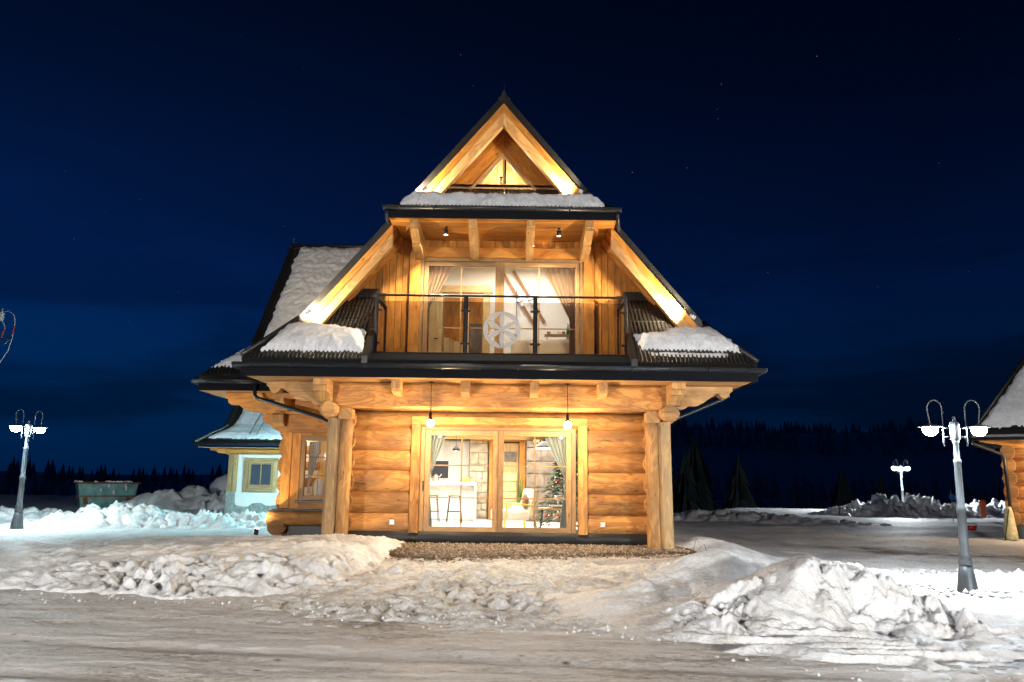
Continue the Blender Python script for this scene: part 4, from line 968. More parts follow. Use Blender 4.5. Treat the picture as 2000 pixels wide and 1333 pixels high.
t = fx('shelf_lamp', 'broad black lamp shade with a bright strip under it by the stone wall', 'pendant lamp', (.88, 20.6, 2.33))
part('shade', MB().lathe([(.02, .17), (.10, .15), (.16, .09), (.24, .05), (.25, .0), (.24, .0), (.10, .08)], (0, 0, 0), 20), M['black'], t)
part('light_ring', MB().lathe([(.235, .0), (.235, -.022), (.20, -.022), (.20, .0)], (0, 0, 0), 20), M['led'], t); part('cord', MB().tube([(0, 0, .15), (0, 0, .46)], .008, 6), M['black'], t)
t = fx('wall_wreath', 'round woven wreath with a star on the grey stone wall', 'wreath', (.76, 22.36, 2.60))
part('ring', MB().tube([(.12*math.cos(i*.3927), 0, .12*math.sin(i*.3927)) for i in range(17)], .018, 6), M['oldwood'], t)
part('star', MB().extr([((.10 if i % 2 == 0 else .04)*math.sin(i*.6283), (.10 if i % 2 == 0 else .04)*math.cos(i*.6283)) for i in range(10)], (0, 0, 0), (1, 0, 0), (0, 0, 1), (0, .015, 0)), M['oldwood'], t)
# armchair
t = fx('armchair', 'cream upholstered armchair with yellow wooden armrests', 'armchair', (.08, 19.3, F1))
t.rotation_euler = (0, 0, R(18))
def rbox(x0, x1, y0, y1, z0, z1, k=.06):
    return MB().box(x0, x1, y0, y1, z0, z1, k)
part('seat', rbox(-.45, .28, -.36, .36, .22, .46, .07), M['cream'], t)
bk = MB().beam((.30, 0, .30), (.46, 0, .92), .74, .16, (-1, 0, .3), .06); part('backrest', bk, M['cream'], t)
part('armrest', MB().beam((-.40, -.42, .62), (.42, -.42, .56), .06, .04, (0, 0, 1), .012), M['yellow'], t); part('armrest', MB().beam((-.40, .42, .62), (.42, .42, .56), .06, .04, (0, 0, 1), .012), M['inpine'], t)
for b in (-.42, .42):
    part('leg', MB().beam((-.30, b, .60), (-.36, b, 0), .05, .04, (1, 0, 0), .01), M['yellow'], t); part('leg', MB().beam((.36, b, .56), (.44, b, 0), .05, .04, (1, 0, 0), .01), M['yellow'], t)
cu = MB().ball((0, 0, 0), (.09, .20, .19), 14, 8); cu.v = [(a*.94+b*0+.30, b, c+.66) for a, b, c in cu.v]
cuo = solo('fur_cushion', cu, M['fur'], 'shaggy brown cushion leaning on the cream armchair', 'cushion'); cuo.location = (.05, 19.22, F1)
t = fx('coffee_table', 'small wooden table with black hairpin legs by the right pane', 'coffee table', (1.02, 17.75, F1))
part('top', MB().box(-.38, .42, -.25, .25, .53, .565, .01), M['inpine'], t)
for a in (-.30, .34):
    for b in (-.18, .18): part('leg', MB().tube([(a, b, .53), (a-.06, b*1.1, 0)], .012, 6), M['black'], t)
t = fx('candle_dish', 'glass candle holder on a white dish on the small table', 'candle dish', (1.06, 17.72, F1+.566))
part('dish', MB().lathe([(.10, 0), (.19, .03), (.20, .06), (.19, .06), (.08, .02)], (0, 0, 0), 16), M['porcelain'], t); part('holder', MB().lathe([(.05, .02), (.02, .06), (.02, .14), (.08, .22), (.075, .27), (.06, .25)], (0, 0, 0), 12), M['silver'], t)
t = fx('potted_plant', 'spiky green plant behind the armchair', 'plant', (.23, 21.2, F1))
part('pot', MB().lathe([(.12, 0), (.16, .5), (.15, .5), (.02, .48)], (0, 0, 0), 14), M['cream'], t)
lf = MB()
for i in range(26):
    a = rs.uniform(0, 6.28); l = rs.uniform(.4, .8); d = rs.uniform(.03, .16)
    q = [Vector((.05*math.cos(a), .05*math.sin(a), .48)), Vector((d*math.cos(a), d*math.sin(a), .48+l)), Vector((.05*math.cos(a+.5), .05*math.sin(a+.5), .48))]
    lf.prism(q, (.004, .004, 0))
part('leaves', lf, M['leaf'], t)
# Christmas tree
t = fx('christmas_tree', 'lit Christmas tree with baubles and fairy lights beside the right curtain', 'Christmas tree', (1.38, 19.0, F1))
nd = MB()
for i in range(3200):
    h = rs.random()**.8; z = .25+1.95*h; r = (.80*(1-h)+.04)*rs.uniform(.45, 1.05); a = rs.uniform(0, 6.28)
    p = Vector((r*math.cos(a), r*math.sin(a), z-.25*r)); d = Vector((math.cos(a+rs.uniform(-.7, .7)), math.sin(a+rs.uniform(-.7, .7)), rs.uniform(-.7, .3))).normalized()*rs.uniform(.08, .17)
    w = d.cross(Vector((rs.uniform(-1, 1), rs.uniform(-1, 1), 1))).normalized()*.021
    b = len(nd.v); nd.v += [tuple(p-w), tuple(p+w), tuple(p+d)]; nd.face((b, b+1, b+2), [(0, 0), (.02, 0), (.01, .1)])
part('crown', nd, M['needle'], t); part('trunk', MB().tube([(0, 0, .05), (0, 0, 1.9)], [.04, .008], 8), M['bark'], t); part('pot', MB().lathe([(.13, 0), (.19, .28), (.17, .28), (.02, .25)], (0, 0, 0), 14), M['terracotta'], t)
for i in range(16):
    h = rs.uniform(.05, .8); r = .74*(1-h)+.03; a = rs.uniform(-2.9, -.2)
    part('bauble', MB().ball((r*math.cos(a), r*math.sin(a), .25+1.75*h-.3*r), .04, 10, 6), M[('red', 'silver', 'yellow')[i % 3]], t)
fl = MB()
for i in range(60):
    h = rs.uniform(.02, .95); r = .72*(1-h)+.03; a = rs.uniform(-3.1, 0); fl.ball((r*math.cos(a), r*math.sin(a), .25+1.75*h-.28*r), .011, 5, 3)
part('fairy_lights', fl, M['fairy'], t, kind='stuff')
def curtain(label, x0, x1, ztop, zbot, y, mat, tie, side, group, flare=.2):
    "gathered towards the side at height tie"
    nx, nz = 60, 34; u = np.linspace(0, 1, nx); v = np.linspace(0, 1, nz); U, V = np.meshgrid(u, v)
    zt = ztop+(zbot-ztop)*V
    d = np.clip((ztop-zt)/(ztop-tie), 0, 1); wd = np.where(zt > tie, 1-.84*d**1.1, .16+flare*ss(0, tie-zbot, tie-zt))
    xx = (x0+(x1-x0)*wd*U) if side < 0 else (x1-(x1-x0)*wd*U)
    yy = y+.035*np.sin(U*34+1.5*V)*(.4+.6*wd)+.012*np.sin(U*71)
    o = part('curtain', grid_mesh('curtain', np.concatenate([xx, xx[::-1]]), np.concatenate([yy, yy[::-1]+.006]), np.concatenate([zt, zt[::-1]]), M[mat]), None)
    return tag(o, label, 'curtain', group)
curtain('sage grey curtain tied back at the left of the sliding door', X_(-1.56), X_(-1.10), 2.62, F1+.02, 17.08, 'curtain', 1.55, -1, 'curtains of the sliding door')
curtain('sage grey curtain tied back at the right of the sliding door', X_(.90), X_(1.50), 2.62, F1+.02, 17.08, 'curtain', 1.55, 1, 'curtains of the sliding door')
curtain('beige curtain swept to the left inside the balcony door', X_(-1.72), X_(-1.05), 6.40, 4.1, 17.2, 'bcurtain', 5.25, -1, 'curtains of the balcony door', .02)
curtain('beige curtain swept to the right inside the balcony door', X_(.84), X_(1.64), 6.40, 4.1, 17.2, 'bcurtain', 5.05, 1, 'curtains of the balcony door', .02)
# upper room
F2 = 4.05
cp('interior_floor', MB().box(-2.9, 2.9, 17.06, 21.6, F2-.05, F2, 0), 'inpine')
cp('interior_wall', MB().box(-2.9, 2.9, 21.6, 21.66, F2, 7.42, 0), 'inwall')
for s in (-1, 1):
    cp('sloping_ceiling', MB().prism([(s*2.95, 17.08, 5.95), (s*2.95, 21.6, 5.95), (s*1.7, 21.6, 7.4), (s*1.7, 17.08, 7.4)], (s*.05, 0, .05)), 'inwall'); cp('interior_wall', MB().box(min(s*2.9, s*2.95), max(s*2.9, s*2.95), 17.08, 21.6, F2, 5.95, 0), 'inwall')
cp('interior_ceiling', MB().box(-1.75, 1.75, 17.08, 21.6, 7.38, 7.42, 0), 'inwall')
for x0, x1, z0, z1 in ((-1.84, -1.66, F2, 6.62), (-.56, -.36, F2, 6.62)): cp('doorway_post', MB().box(x0, x1, 20.9, 21.05, z0, z1, .01), 'inpine')
cp('doorway_lintel', MB().box(-1.9, -.3, 20.88, 21.06, 6.50, 6.70, .01), 'inpine')
cp('landing_wall', MB().box(-1.66, -.56, 21.5, 21.58, F2, 6.5, .0), 'board')
cp('landing_door', MB().box(-.95, -.57, 21.42, 21.48, F2, 5.75, .01), 'greystone')
for i in range(5): cp('landing_board', MB().box(-1.64+i*.14, -1.505+i*.14, 21.44, 21.49, F2, 5.35-.05*i, .006), 'inpine')
od = cp('interior_door', MB().box(-.98, -.93, 20.1, 20.85, F2+.01, 6.0, .01), 'inpine'); cp('door_handle', MB().box(-1.01, -.98, 20.15, 20.25, 5.0, 5.03, .004), 'black', od)
ld = cp('interior_door', MB().box(-2.05, -1.72, 20.3, 20.36, F2+.01, 6.42, .01), 'inpine'); cp('door_handle', MB().box(-1.80, -1.70, 20.25, 20.28, 5.10, 5.13, .004), 'black', ld)
area('bedroom_light', (HX+.4, 19.6, 7.3), (HX+.4, 19.6, 0), ROOM2_W, 2.0, 2.4, (1, .92, .80))
t = fx('bed', 'bed with beige cover and pine frame inside the balcony door', 'bed', (.90, 19.3, F2+.22))
part('frame', MB().box(-.85, .95, -.75, .95, -.21, .30, .02), M['inpine'], t); part('mattress', MB().box(-.82, .92, -.72, .92, .30, .50, .06), M['cream'], t)
nx = 50; Xq, Yq = np.meshgrid(np.linspace(-.9, 1.0, nx), np.linspace(-.8, .9, nx)); Zq = .56+.03*fbm(Xq*2.5, Yq*2.5, 4, 150)-.34*ss(.06, 0, np.minimum(Yq+.80, np.minimum(Xq+.9, 1.0-Xq)))
part('cover', grid_mesh('cover', Xq, Yq, Zq, M['bedlinen']), None, t)
for x, y in ((-.5, .55), (.15, .65), (-.78, .2)): part('pillow', MB().ball((x, y, .66), (.28 if x > -.7 else .12, .2, .10), 14, 8), M['bedlinen'], t)
part('headpost', MB().box(-.92, -.82, .85, .97, 0, .85, .02), M['inpine'], t)
t = fx('bed_tray', 'dark wooden tray table with legs standing on the bed', 'tray', (1.12, 19.15, F2+.80))
part('top', MB().box(-.32, .30, -.16, .16, .17, .195, .008), M['oldwood'], t)
for a in (-.24, .24):
    for b in (-.12, .12): part('leg', MB().beam((a, b, .17), (a+(.05 if a > 0 else -.05), b, -.02), .025, .025, (0, 1, 0), .004), M['oldwood'], t)
for i, x in enumerate((.90, 1.14, 1.27)):
    t = fx('mug', ('brown mug at the left end of the bed tray', 'pale wide cup in the middle of the bed tray', 'brown mug next to the green bottle')[i], 'mug', (x, 19.15, F2+.997), 'cups on the bed tray')
    part('cup', MB().lathe([(.03, 0), (.04, .02), (.042, .085), (.036, .085), (.03, .02)], (0, 0, 0), 12), M[('terracotta', 'cream', 'terracotta')[i]], t); part('handle', MB().tube([(.04, 0, .07), (.065, 0, .06), (.065, 0, .03), (.04, 0, .02)], .006, 5), M['terracotta'], t)
t = fx('bottle', 'green glass bottle on the right end of the bed tray', 'bottle', (1.38, 19.15, F2+.997))
part('body', MB().lathe([(.038, 0), (.04, .03), (.04, .15), (.016, .20), (.014, .27), (.012, .27)], (0, 0, 0), 12), M['greenglass'], t); part('cap', MB().lathe([(.016, .27), (.016, .29)], (0, 0, 0), 8), M['silver'], t)
for i, (x, z) in enumerate(((.16, 6.50), (.46, 6.55))):
    t = fx('ski', ('old brown ski hung slantwise on the white wall, the left one', 'old brown ski hung slantwise on the white wall, the right one')[i], 'ski', (x, 21.52, z), 'skis on the bedroom wall')
    d = Vector((.52, 0, -.86)); part('blade', MB().beam(-d*.85, d*.85, .02, .085, (.86, 0, .52), .005), M['ski'], t)
    part('binding', MB().beam(d*.02+Vector((0, -.03, 0)), d*.26+Vector((0, -.03, 0)), .05, .12, (.86, 0, .52), .02), M['steel'], t); part('strap', MB().tube([d*.1+Vector((-.09, -.05, -.05)), d*.12+Vector((0, -.09, 0)), d*.14+Vector((.07, -.05, .05))], .012, 5), M['black'], t)
t = fx('ski_pole', 'thin ski pole hanging upright beside the skis', 'ski pole', (.12, 21.5, 5.5)); part('shaft', MB().tube([(0, 0, -.1), (0, 0, 1.3)], .010, 6), M['black'], t); part('basket', MB().lathe([(.10, 0), (.105, .012), (.02, .012)], (0, 0, -.05), 12), M['black'], t)
# --- pendant lamps under the front eave
def pendant(x, label):
    t = fx('porch_pendant', label, 'pendant lamp', (X_(x), 15.80, 2.64), 'pendant lamps under the front eave')
    part('canopy', MB().lathe([(.055, .79), (.06, .805), (.03, .814)], (0, 0, 0), 14), M['black'], t)
    part('chain', MB().tube([(0, 0, .20), (.004, 0, .4), (-.004, 0, .55), (0, 0, .80)], .008, 6), M['black'], t)
    part('socket', MB().lathe([(.018, .22), (.03, .18), (.03, .10), (.055, .05), (.05, .045), (.02, .08)], (0, 0, 0), 14), M['black'], t)
    part('bulb', MB().ball((0, 0, -.015), .078, 16, 10), M['bulb'], t)
    point('bulb_light', (0, -.0, -.145), PEND_W, (1, .73, .42), .05, t)
pendant(-1.37, 'black pendant lamp with glowing bulb, above the left end of the sliding door'); pendant(1.37, 'black pendant lamp with glowing bulb, above the right end of the sliding door')

# --- side wing of the chalet (x from the chalet axis)
def zw(y): return 3.80+(y-18.05)*1.2
wn = Vector((0, -1.2, 1)).normalized()
mb = MB().prism([(-5.98, 18.7, zw(18.7)), (-4.2, 18.7, zw(18.7)), (-1.72, 21.5, zw(21.5)), (-5.98, 21.5, zw(21.5))], -wn*.14)
wr = cp('wing_roof', mb, 'roof')
cp('wing_roof_skirt', MB().prism([(-7.0, 18.05, zw(18.05)), (-4.95, 18.05, zw(18.05)), (-4.2, 18.702, zw(18.702)), (-5.98, 18.702, zw(18.702))], -wn*.12), 'roof')
cp('wing_roof_skirt', MB().prism([(-5.98, 18.7, zw(18.7)), (-5.98, 24.3, zw(18.7)), (-7.0, 25.0, 3.8), (-7.0, 18.05, 3.8)], (-.05, 0, -.12)), 'roof')
cp('wing_roof', MB().prism([(-5.98, 21.5, zw(21.5)), (-1.72, 21.5, zw(21.5)), (-4.2, 24.3, zw(18.7)), (-5.98, 24.3, zw(18.7))], (0, -.11, -.09)), 'roof')
cp('wing_verge', MB().prism([(-6.04, 18.68, zw(18.68)+.03), (-6.04, 21.52, zw(21.52)+.03), (-6.04, 21.52, zw(21.52)-.35), (-6.04, 18.68, zw(18.68)-.35)], (.06, 0, 0)), 'roof')
cp('ridge_cap', MB().tube([(-6.05, 21.5, zw(21.5)), (-1.8, 21.5, zw(21.5))], .05, 8), 'roof', wr)
cp('lightning_rod', MB().tube([(-5.95, 21.5, zw(21.5)), (-5.95, 21.5, zw(21.5)+.45)], .008, 6), 'steel', wr)
rb = MB()
for i in range(22):
    x = -5.94+i*.2; y1 = 21.45 if x < -1.8 else 18.8; y0 = max(18.72, 18.7+(x+4.2)*1.13) if x > -4.2 else 18.72
    if y0 < y1: rb.beam((x, y0, zw(y0)+.012), (x, y1, zw(y1)+.012), .038, .034, wn, .01)
for i in range(20):
    x = -6.8+i*.09; y1 = 18.7 if x > -5.98 else 18.7-(-5.98-x)*.637
    rb.beam((x, 18.07, zw(18.07)+.012), (x, y1, zw(y1)+.012), .038, .034, wn, .01)
cp('roof_rib', rb, 'roof', wr, kind='stuff')
cp('gable_board', MB().extr([(19.0, 3.4), (24, 3.4), (21.5, 7.7)], (-5.3, 0, 0), (0, 1, 0), (0, 0, 1), (.05, 0, 0), True), 'board')
gutter('gutter', (-7.05, 17.97, 3.69), (-5.20, 17.97, 3.69), .075, 'gutter', chalet, 3)
cp('fascia', MB().box(-6.95, -5.15, 18.04, 18.08, 3.46, 3.70, .004), 'fascia')
gutter('gutter', (-7.08, 18.05, 3.68), (-7.08, 24.9, 3.68), .075, 'gutter', chalet, 6)
for i in range(6): cp('soffit_board', MB().box(-6.95, -3.4, 18.09+i*.145, 18.23+i*.145, 3.458, 3.478, .004), 'pale')
for i in range(6): cp('soffit_board', MB().beam((-6.88+i*.27, 18.98, 3.468), (-6.88+i*.27, 24, 3.468), .265, .02, (0, 0, 1), .004), 'pale')
# brackets and log ends under the wing eave
wc = [(-4.0, 3.45), (-6.45, 3.45), (-6.46, 3.34), (-6.40, 3.30), (-6.38, 3.22), (-6.32, 3.17), (-6.22, 3.18), (-6.12, 3.16), (-6.02, 3.08), (-5.86, 3.02), (-5.66, 3.03), (-5.56, 2.97), (-4.0, 2.97)]
cp('carved_bracket', MB().extr(wc, (0, 18.45, 0), (1, 0, 0), (0, 0, 1), (0, .26, 0)), 'board')
wc2 = [(-4.0, 2.965), (-5.60, 2.965), (-5.60, 2.84), (-5.52, 2.76), (-5.42, 2.72), (-5.34, 2.63), (-5.22, 2.58), (-5.02, 2.59), (-4.94, 2.55), (-4.0, 2.55)]
cp('carved_bracket', MB().extr(wc2, (0, 18.62, 0), (1, 0, 0), (0, 0, 1), (0, .24, 0)), 'board')
cp('log_end', MB().extr([(18.7, 2.985), (18.36, 2.985), (18.30, 2.93), (18.32, 2.86), (18.36, 2.76), (18.44, 2.70), (18.62, 2.68), (18.7, 2.68)], (-5.30, 0, 0), (0, 1, 0), (0, 0, 1), (.26, 0, 0)), 'pale')
cp('log_end', MB().extr([(18.5, 3.30), (17.86, 3.30), (17.84, 3.22), (17.92, 3.18), (18.0, 3.10), (18.2, 3.04), (18.5, 3.0)], (-5.12, 0, 0), (0, 1, 0), (0, 0, 1), (.2, 0, 0)), 'pale')
# wing front wall with a tall window
for x0, x1 in ((-5.20, -4.98), (-4.97, -4.76)): cp('wall_board', MB().box(x0, x1, 18.98, 19.05, .80, 2.60, .012), 'board')
cp('wall_board', MB().box(-4.75, -3.4, 18.98, 19.05, 2.50, 2.60, .012), 'board'); cp('wall_board', MB().box(-4.75, -3.4, 18.98, 19.05, .80, .98, .012), 'board')
cp('wall_log', MB().log((-5.25, 19.15, 2.72), (-3.3, 19.15, 2.72), .18, .2, 8, 14, (0, 0, 1), (0, 0), .012, 77), 'log')
ww = cp('window', MB().box(-4.75, -4.03, 18.97, 19.07, 2.38, 2.50, .008), 'frame')
for x0, x1 in ((-4.75, -4.645), (-4.14, -4.03)): cp('window_stile', MB().box(x0, x1, 18.97, 19.07, .98, 2.38, .008), 'frame', ww)
cp('window_sill', MB().box(-4.82, -4.0, 18.90, 19.06, .93, .98, .006), 'black', ww); cp('window_rail', MB().box(-4.645, -4.14, 18.975, 19.065, .985, 1.09, .008), 'frame', ww)
cp('pane', MB().box(-4.645, -4.14, 19.02, 19.028, 1.09, 2.38, 0), 'glass', ww)
for z in (1.56, 1.99): cp('muntin', MB().box(-4.645, -4.14, 19.0, 19.012, z-.012, z+.012, .002), 'frame', ww)
cp('window_muntin', MB().box(-4.34, -4.32, 19.0, 19.01, 1.09, 2.38, .002), 'frame', ww)
cp('wall_board', MB().box(-4.02, -3.4, 18.98, 19.05, .98, 2.50, .012), 'board')
cp('sill_flashing', MB().box(-5.28, -3.4, 18.66, 19.0, .755, .785, .004), 'black')
cp('base_log', MB().log((-5.42, 18.95, .57), (-3.3, 18.95, .57), .22, .18, 10, 18, (0, 0, 1), (0, 0), .02, 91), 'log')
cp('base_log', MB().log((-5.18, 18.72, .36), (-5.18, 24, .36), .20, .17, 8, 18, (0, 0, 1), (0, 0), .02, 92), 'log')
cp('foundation_membrane', MB().box(-4.98, -3.4, 18.98, 19.05, .12, .42, 0), 'membrane')
cp('interior_wall', MB().box(-5.0, -3.2, 21.9, 21.96, .4, 2.8, 0), 'inpine'); cp('interior_floor', MB().box(-5.0, -3.2, 19.1, 21.9, .40, .44, 0), 'infloor'); cp('interior_ceiling', MB().box(-5.1, -3.2, 19.35, 21.9, 2.78, 2.82, 0), 'inwall'); cp('interior_wall', MB().box(-5.06, -5.0, 19.1, 21.9, .4, 2.8, 0), 'inwall')
for s in (-1, 1):
    for i in range(5): cp('wall_log', MB().log((-5.14, 19.0, .95+i*.42), (-5.14, 24, .95+i*.42), .16, .235, 5, 12, (0, 0, 1), (0, 0), .01, 95+i), 'log') if s > 0 else None
point('wing_room_light', (HX-4.2, 20.5, 2.5), 45, (1, .80, .52), .1)
curtain('white lace curtain hanging in the tall side window', X_(-4.62), X_(-4.32), 2.36, 1.12, 19.2, 'cream', 1.3, -1, None)
t = fx('white_cushion_heap', 'heap of white pillows on the sill inside the side window', 'pillows', (X_(-4.40), 19.45, 1.1)); part('pillow', MB().ball((0, 0, .14), (.16, .12, .26), 12, 8), M['cream'], t); part('pillow', MB().ball((.16, .1, .05), (.16, .12, .18), 12, 8), M['cream'], t)
cp('downpipe', MB().tube([(-5.62, 17.97, 3.62), (-5.62, 17.97, 3.36), (-5.54, 17.9, 3.28), (-3.72, 16.56, 2.76), (-3.44, 16.42, 2.62), (-3.40, 16.40, .2)], .045, 10), 'gutter')
cp('downpipe', MB().tube([(5.10, 17.6, 3.58), (5.08, 17.6, 3.42), (4.95, 17.6, 3.34), (3.85, 17.45, 2.88), (3.72, 17.42, 2.78), (3.66, 17.4, .2)], .042, 10), 'gutter')

# ------------------------------------------------------------------ snow lying on roofs
def snow_slab(label, f, n, poly, th, seed, lump=.03, edge=.05, step=.03, group='snow on the roofs', mat='roofsnow', soft=.20):
    poly = np.array(poly, float); x0, y0 = poly.min(0)-.2; x1, y1 = poly.max(0)+.2
    X, Y = np.meshgrid(np.arange(x0, x1, step), np.arange(y0, y1, step*.8)); ins = np.zeros(X.shape, bool); d = np.full(X.shape, 1e9)
    for i in range(len(poly)):
        a = poly[i]; b = poly[(i+1) % len(poly)]; e = b-a; l = (e**2).sum(); t = np.clip(((X-a[0])*e[0]+(Y-a[1])*e[1])/l, 0, 1)
        d = np.minimum(d, np.hypot(X-a[0]-t*e[0], Y-a[1]-t*e[1])); c = ((a[1] > Y) != (b[1] > Y)); xi = a[0]+(Y-a[1])*e[0]/(e[1] if abs(e[1]) > 1e-9 else 1e-9); ins ^= c & (X < xi)
    d = np.where(ins, d, -d)+edge*fbm(X*2.6, Y*2.6, 3, seed)+edge*.6*perlin(X*9, Y*9, seed+3)
    h = th*np.sqrt(np.clip(d, 0, soft)/soft)+ss(0, .06, d)*(lump*billow(X*2.6, Y*3.4, 4, seed+5, .6)+lump*.7*fbm(X*8, Y*12, 3, seed+9))
    h = np.where(d > 0, np.maximum(h, .012), -.03)
    Zb = f(X, Y); o = part('roof_snow', grid_mesh('roof_snow', X+n[0]*h, Y+n[1]*h, Zb+n[2]*h, M[mat], None, d > -step*1.2), None); return tag(o, label, 'snow', group)
H_ = HX
snow_slab('snow slab on the front eave roof left of the balcony', lambda X, Y: zp(Y), pn, [(H_-4.68, 15.31), (H_-2.70, 15.30), (H_-2.72, 15.86), (H_-3.4, 15.98), (H_-4.2, 16.10), (H_-4.40, 15.98)], .21, 200, .032)
snow_slab('thick snow slab on the front eave roof right of the balcony', lambda X, Y: zp(Y), pn, [(H_+2.82, 15.47), (H_+4.55, 15.44), (H_+4.90, 15.34), (H_+4.34, 16.10), (H_+3.6, 16.06), (H_+3.2, 15.90), (H_+2.72, 15.86)], .21, 210, .032)
snow_slab('thin torn strip of snow below the thick slab, right of the balcony', lambda X, Y: zp(Y), pn, [(H_+2.95, 15.30), (H_+4.5, 15.27), (H_+4.52, 15.40), (H_+2.95, 15.41)], .06, 220, .015, .03, .025)
snow_slab('snow roll on the small roof under the top gable', lambda X, Y: zu(Y), un, [(H_-2.10, 15.53), (H_+2.12, 15.53), (H_+1.96, 15.98), (H_+.6, 15.90), (H_-.8, 15.92), (H_-1.96, 16.0)], .23, 230, .04)
snow_slab('wide sheet of snow on the steep roof of the side wing', lambda X, Y: zw(Y), wn, [(H_-5.80, 18.90), (H_-4.5, 18.80), (H_-4.2, 18.9), (H_-1.9, 21.44), (H_-5.76, 21.44)], .13, 240, .04, .06, .035)
snow_slab('small snow patch on the lowest corner of the wing roof', lambda X, Y: zw(Y), wn, [(H_-6.72, 18.24), (H_-5.2, 18.22), (H_-5.2, 18.72), (H_-6.0, 18.74)], .10, 250, .03, .05, .025)

# ------------------------------------------------------------------ white plastered house on the left
ph = thing('plastered_house', 'small white plastered house with snowy roof behind the chalet, lit teal', 'house', (-7.5, 28, .1))
P_ = lambda n, mb, m, p=ph: part(n, mb, M[m], p)
P_('wall', MB().box(-9.6, -4, 28, 34, .1, 2.42, 0), 'plaster')
pl = [(-9.62, .0), (-4, .0), (-4, .62)]+[(x, .48+.14*float(fbm(np.array([x*1.7]), np.array([0.]), 3, 300)[0])+.1*(x > -9.0 and x < -8.6)) for x in np.arange(-4.3, -9.6, -.15)]+[(-9.62, .75)]
P_('plinth', MB().extr(pl, (0, 27.97, 0), (1, 0, 0), (0, 0, 1), (0, .028, 0)), 'plinth')
P_('corner_board', MB().box(-9.86, -9.70, 27.9, 28.2, .95, 2.42, .01), 'oldwood'); P_('corner_board', MB().box(-9.69, -9.55, 27.93, 28.1, .95, 2.42, .01), 'oldwood')
P_('corner_stone', MB().box(-9.9, -9.58, 27.88, 28.2, .0, .95, .04), 'plinth')
wd = P_('window', MB().box(-9.32, -8.14, 27.93, 28.03, 1.99, 2.13, .01), 'oldwood')
for x0, x1 in ((-9.32, -9.17), (-8.29, -8.14)): P_('window_casing', MB().box(x0, x1, 27.93, 28.03, .95, 1.99, .01), 'oldwood', wd)
P_('window_casing', MB().box(-9.17, -8.29, 27.93, 28.03, .95, 1.08, .01), 'oldwood', wd)
for q in ((-9.16, -9.08, 1.09, 1.98), (-8.38, -8.30, 1.09, 1.98), (-9.08, -8.38, 1.90, 1.98), (-9.08, -8.38, 1.09, 1.20)): P_('sash', MB().box(q[0], q[1], 27.975, 28.02, q[2], q[3], .005), 'frame', wd)
P_('muntin', MB().box(-8.745, -8.715, 27.98, 27.99, 1.20, 1.90, .002), 'frame', wd); P_('pane', MB().box(-9.08, -8.38, 27.99, 27.996, 1.20, 1.90, 0), 'darkglass', wd)
for i in range(4): P_('soffit_board', MB().box(-10.7, -4, 27.2+i*.21, 27.40+i*.21, 2.44, 2.46, .004), 'pale')
P_('wall_plate', MB().box(-9.9, -4, 27.72, 27.98, 2.26, 2.435, .03), 'board'); P_('carved_bracket', MB().extr([(-9.8, 2.43), (-10.5, 2.43), (-10.45, 2.36), (-10.25, 2.34), (-10.2, 2.28), (-9.95, 2.26), (-9.8, 2.2)], (0, 27.75, 0), (1, 0, 0), (0, 0, 1), (0, .2, 0)), 'board')
def zq(y): return 2.62+(y-27.1)*.72 + np.clip(y-27.95, 0, None)*.75
P_('roof', MB().prism([(-10.75, 27.1, 2.62), (-4, 27.1, 2.62), (-4, 27.95, 3.232), (-9.95, 27.95, 3.232)], (0, .05, -.1)).prism([(-9.95, 27.95, 3.23), (-4, 27.95, 3.23), (-4, 31.5, zq(31.5)), (-9.2, 31.5, zq(31.5))], (0, .08, -.07)), 'roof')
P_('verge', MB().beam((-9.98, 27.9, 3.25), (-9.22, 31.5, zq(31.5)+.02), .14, .2, (0, 0, 1), .02), 'roof'); P_('hip', MB().beam((-10.78, 27.08, 2.63), (-9.97, 27.92, 3.25), .12, .10, (0, 0, 1), .02), 'roof')
gutter('gutter', (-10.8, 27.02, 2.60), (-4.5, 27.02, 2.60), .07, 'gutter', ph, 8)
P_('roof_hatch', MB().box(-8.62, -8.42, 29.2, 29.4, zq(29.3)-.02, zq(29.3)+.34, .02), 'black')
snow_slab('teal lit snow covering the roof of the plastered house', lambda X, Y: zq(Y), (0, -.7, .7), [(-10.45, 27.3), (-4.3, 27.25), (-4.3, 31.3), (-9.05, 31.3), (-9.72, 28.0)], .10, 260, .03, .05, .05)
lad = MB().beam((-9.0, 27.3, zq(27.3)+.14), (-8.52, 29.25, zq(29.25)+.14), .03, .03).beam((-8.75, 27.3, zq(27.3)+.14), (-8.27, 29.25, zq(29.25)+.14), .03, .03)
for i in range(8):
    y = 27.4+i*.25; u = -9.0+(y-27.3)*.246; lad.beam((u, y, zq(y)+.14), (u+.25, y, zq(y)+.14), .025, .025)
P_('roof_ladder', lad, 'steel')

# ------------------------------------------------------------------ log house at the right edge
rh = thing('log_house', 'log house with round log ends and snowy roof at the right edge', 'house', (18, 26, .0))
Q_ = lambda n, mb, m, p=rh: part(n, mb, M[m], p)
for i in range(6):
    z = .45+i*.42; Q_('wall_log', MB().log((15.95, 26.2, z), (22, 26.2, z), .20, .235, 8, 18, (0, 0, 1), (0, 0), .02, 300+i), 'log')
    Q_('wall_log', MB().log((16.15, 25.75, z+.02), (16.15, 33, z+.02), .20, .225, 6, 18, (0, 0, 1), (0, 0), .02, 310+i), 'log')
Q_('foundation', MB().box(16.0, 22, 26.05, 33, -.2, .28, .01), 'membrane')
Q_('plate_log', MB().extr([(15.35, 2.98), (22, 2.98), (22, 2.7), (16.3, 2.7), (16.1, 2.74), (15.9, 2.82), (15.6, 2.86), (15.4, 2.92)], (0, 25.85, 0), (1, 0, 0), (0, 0, 1), (0, .3, 0)), 'board')
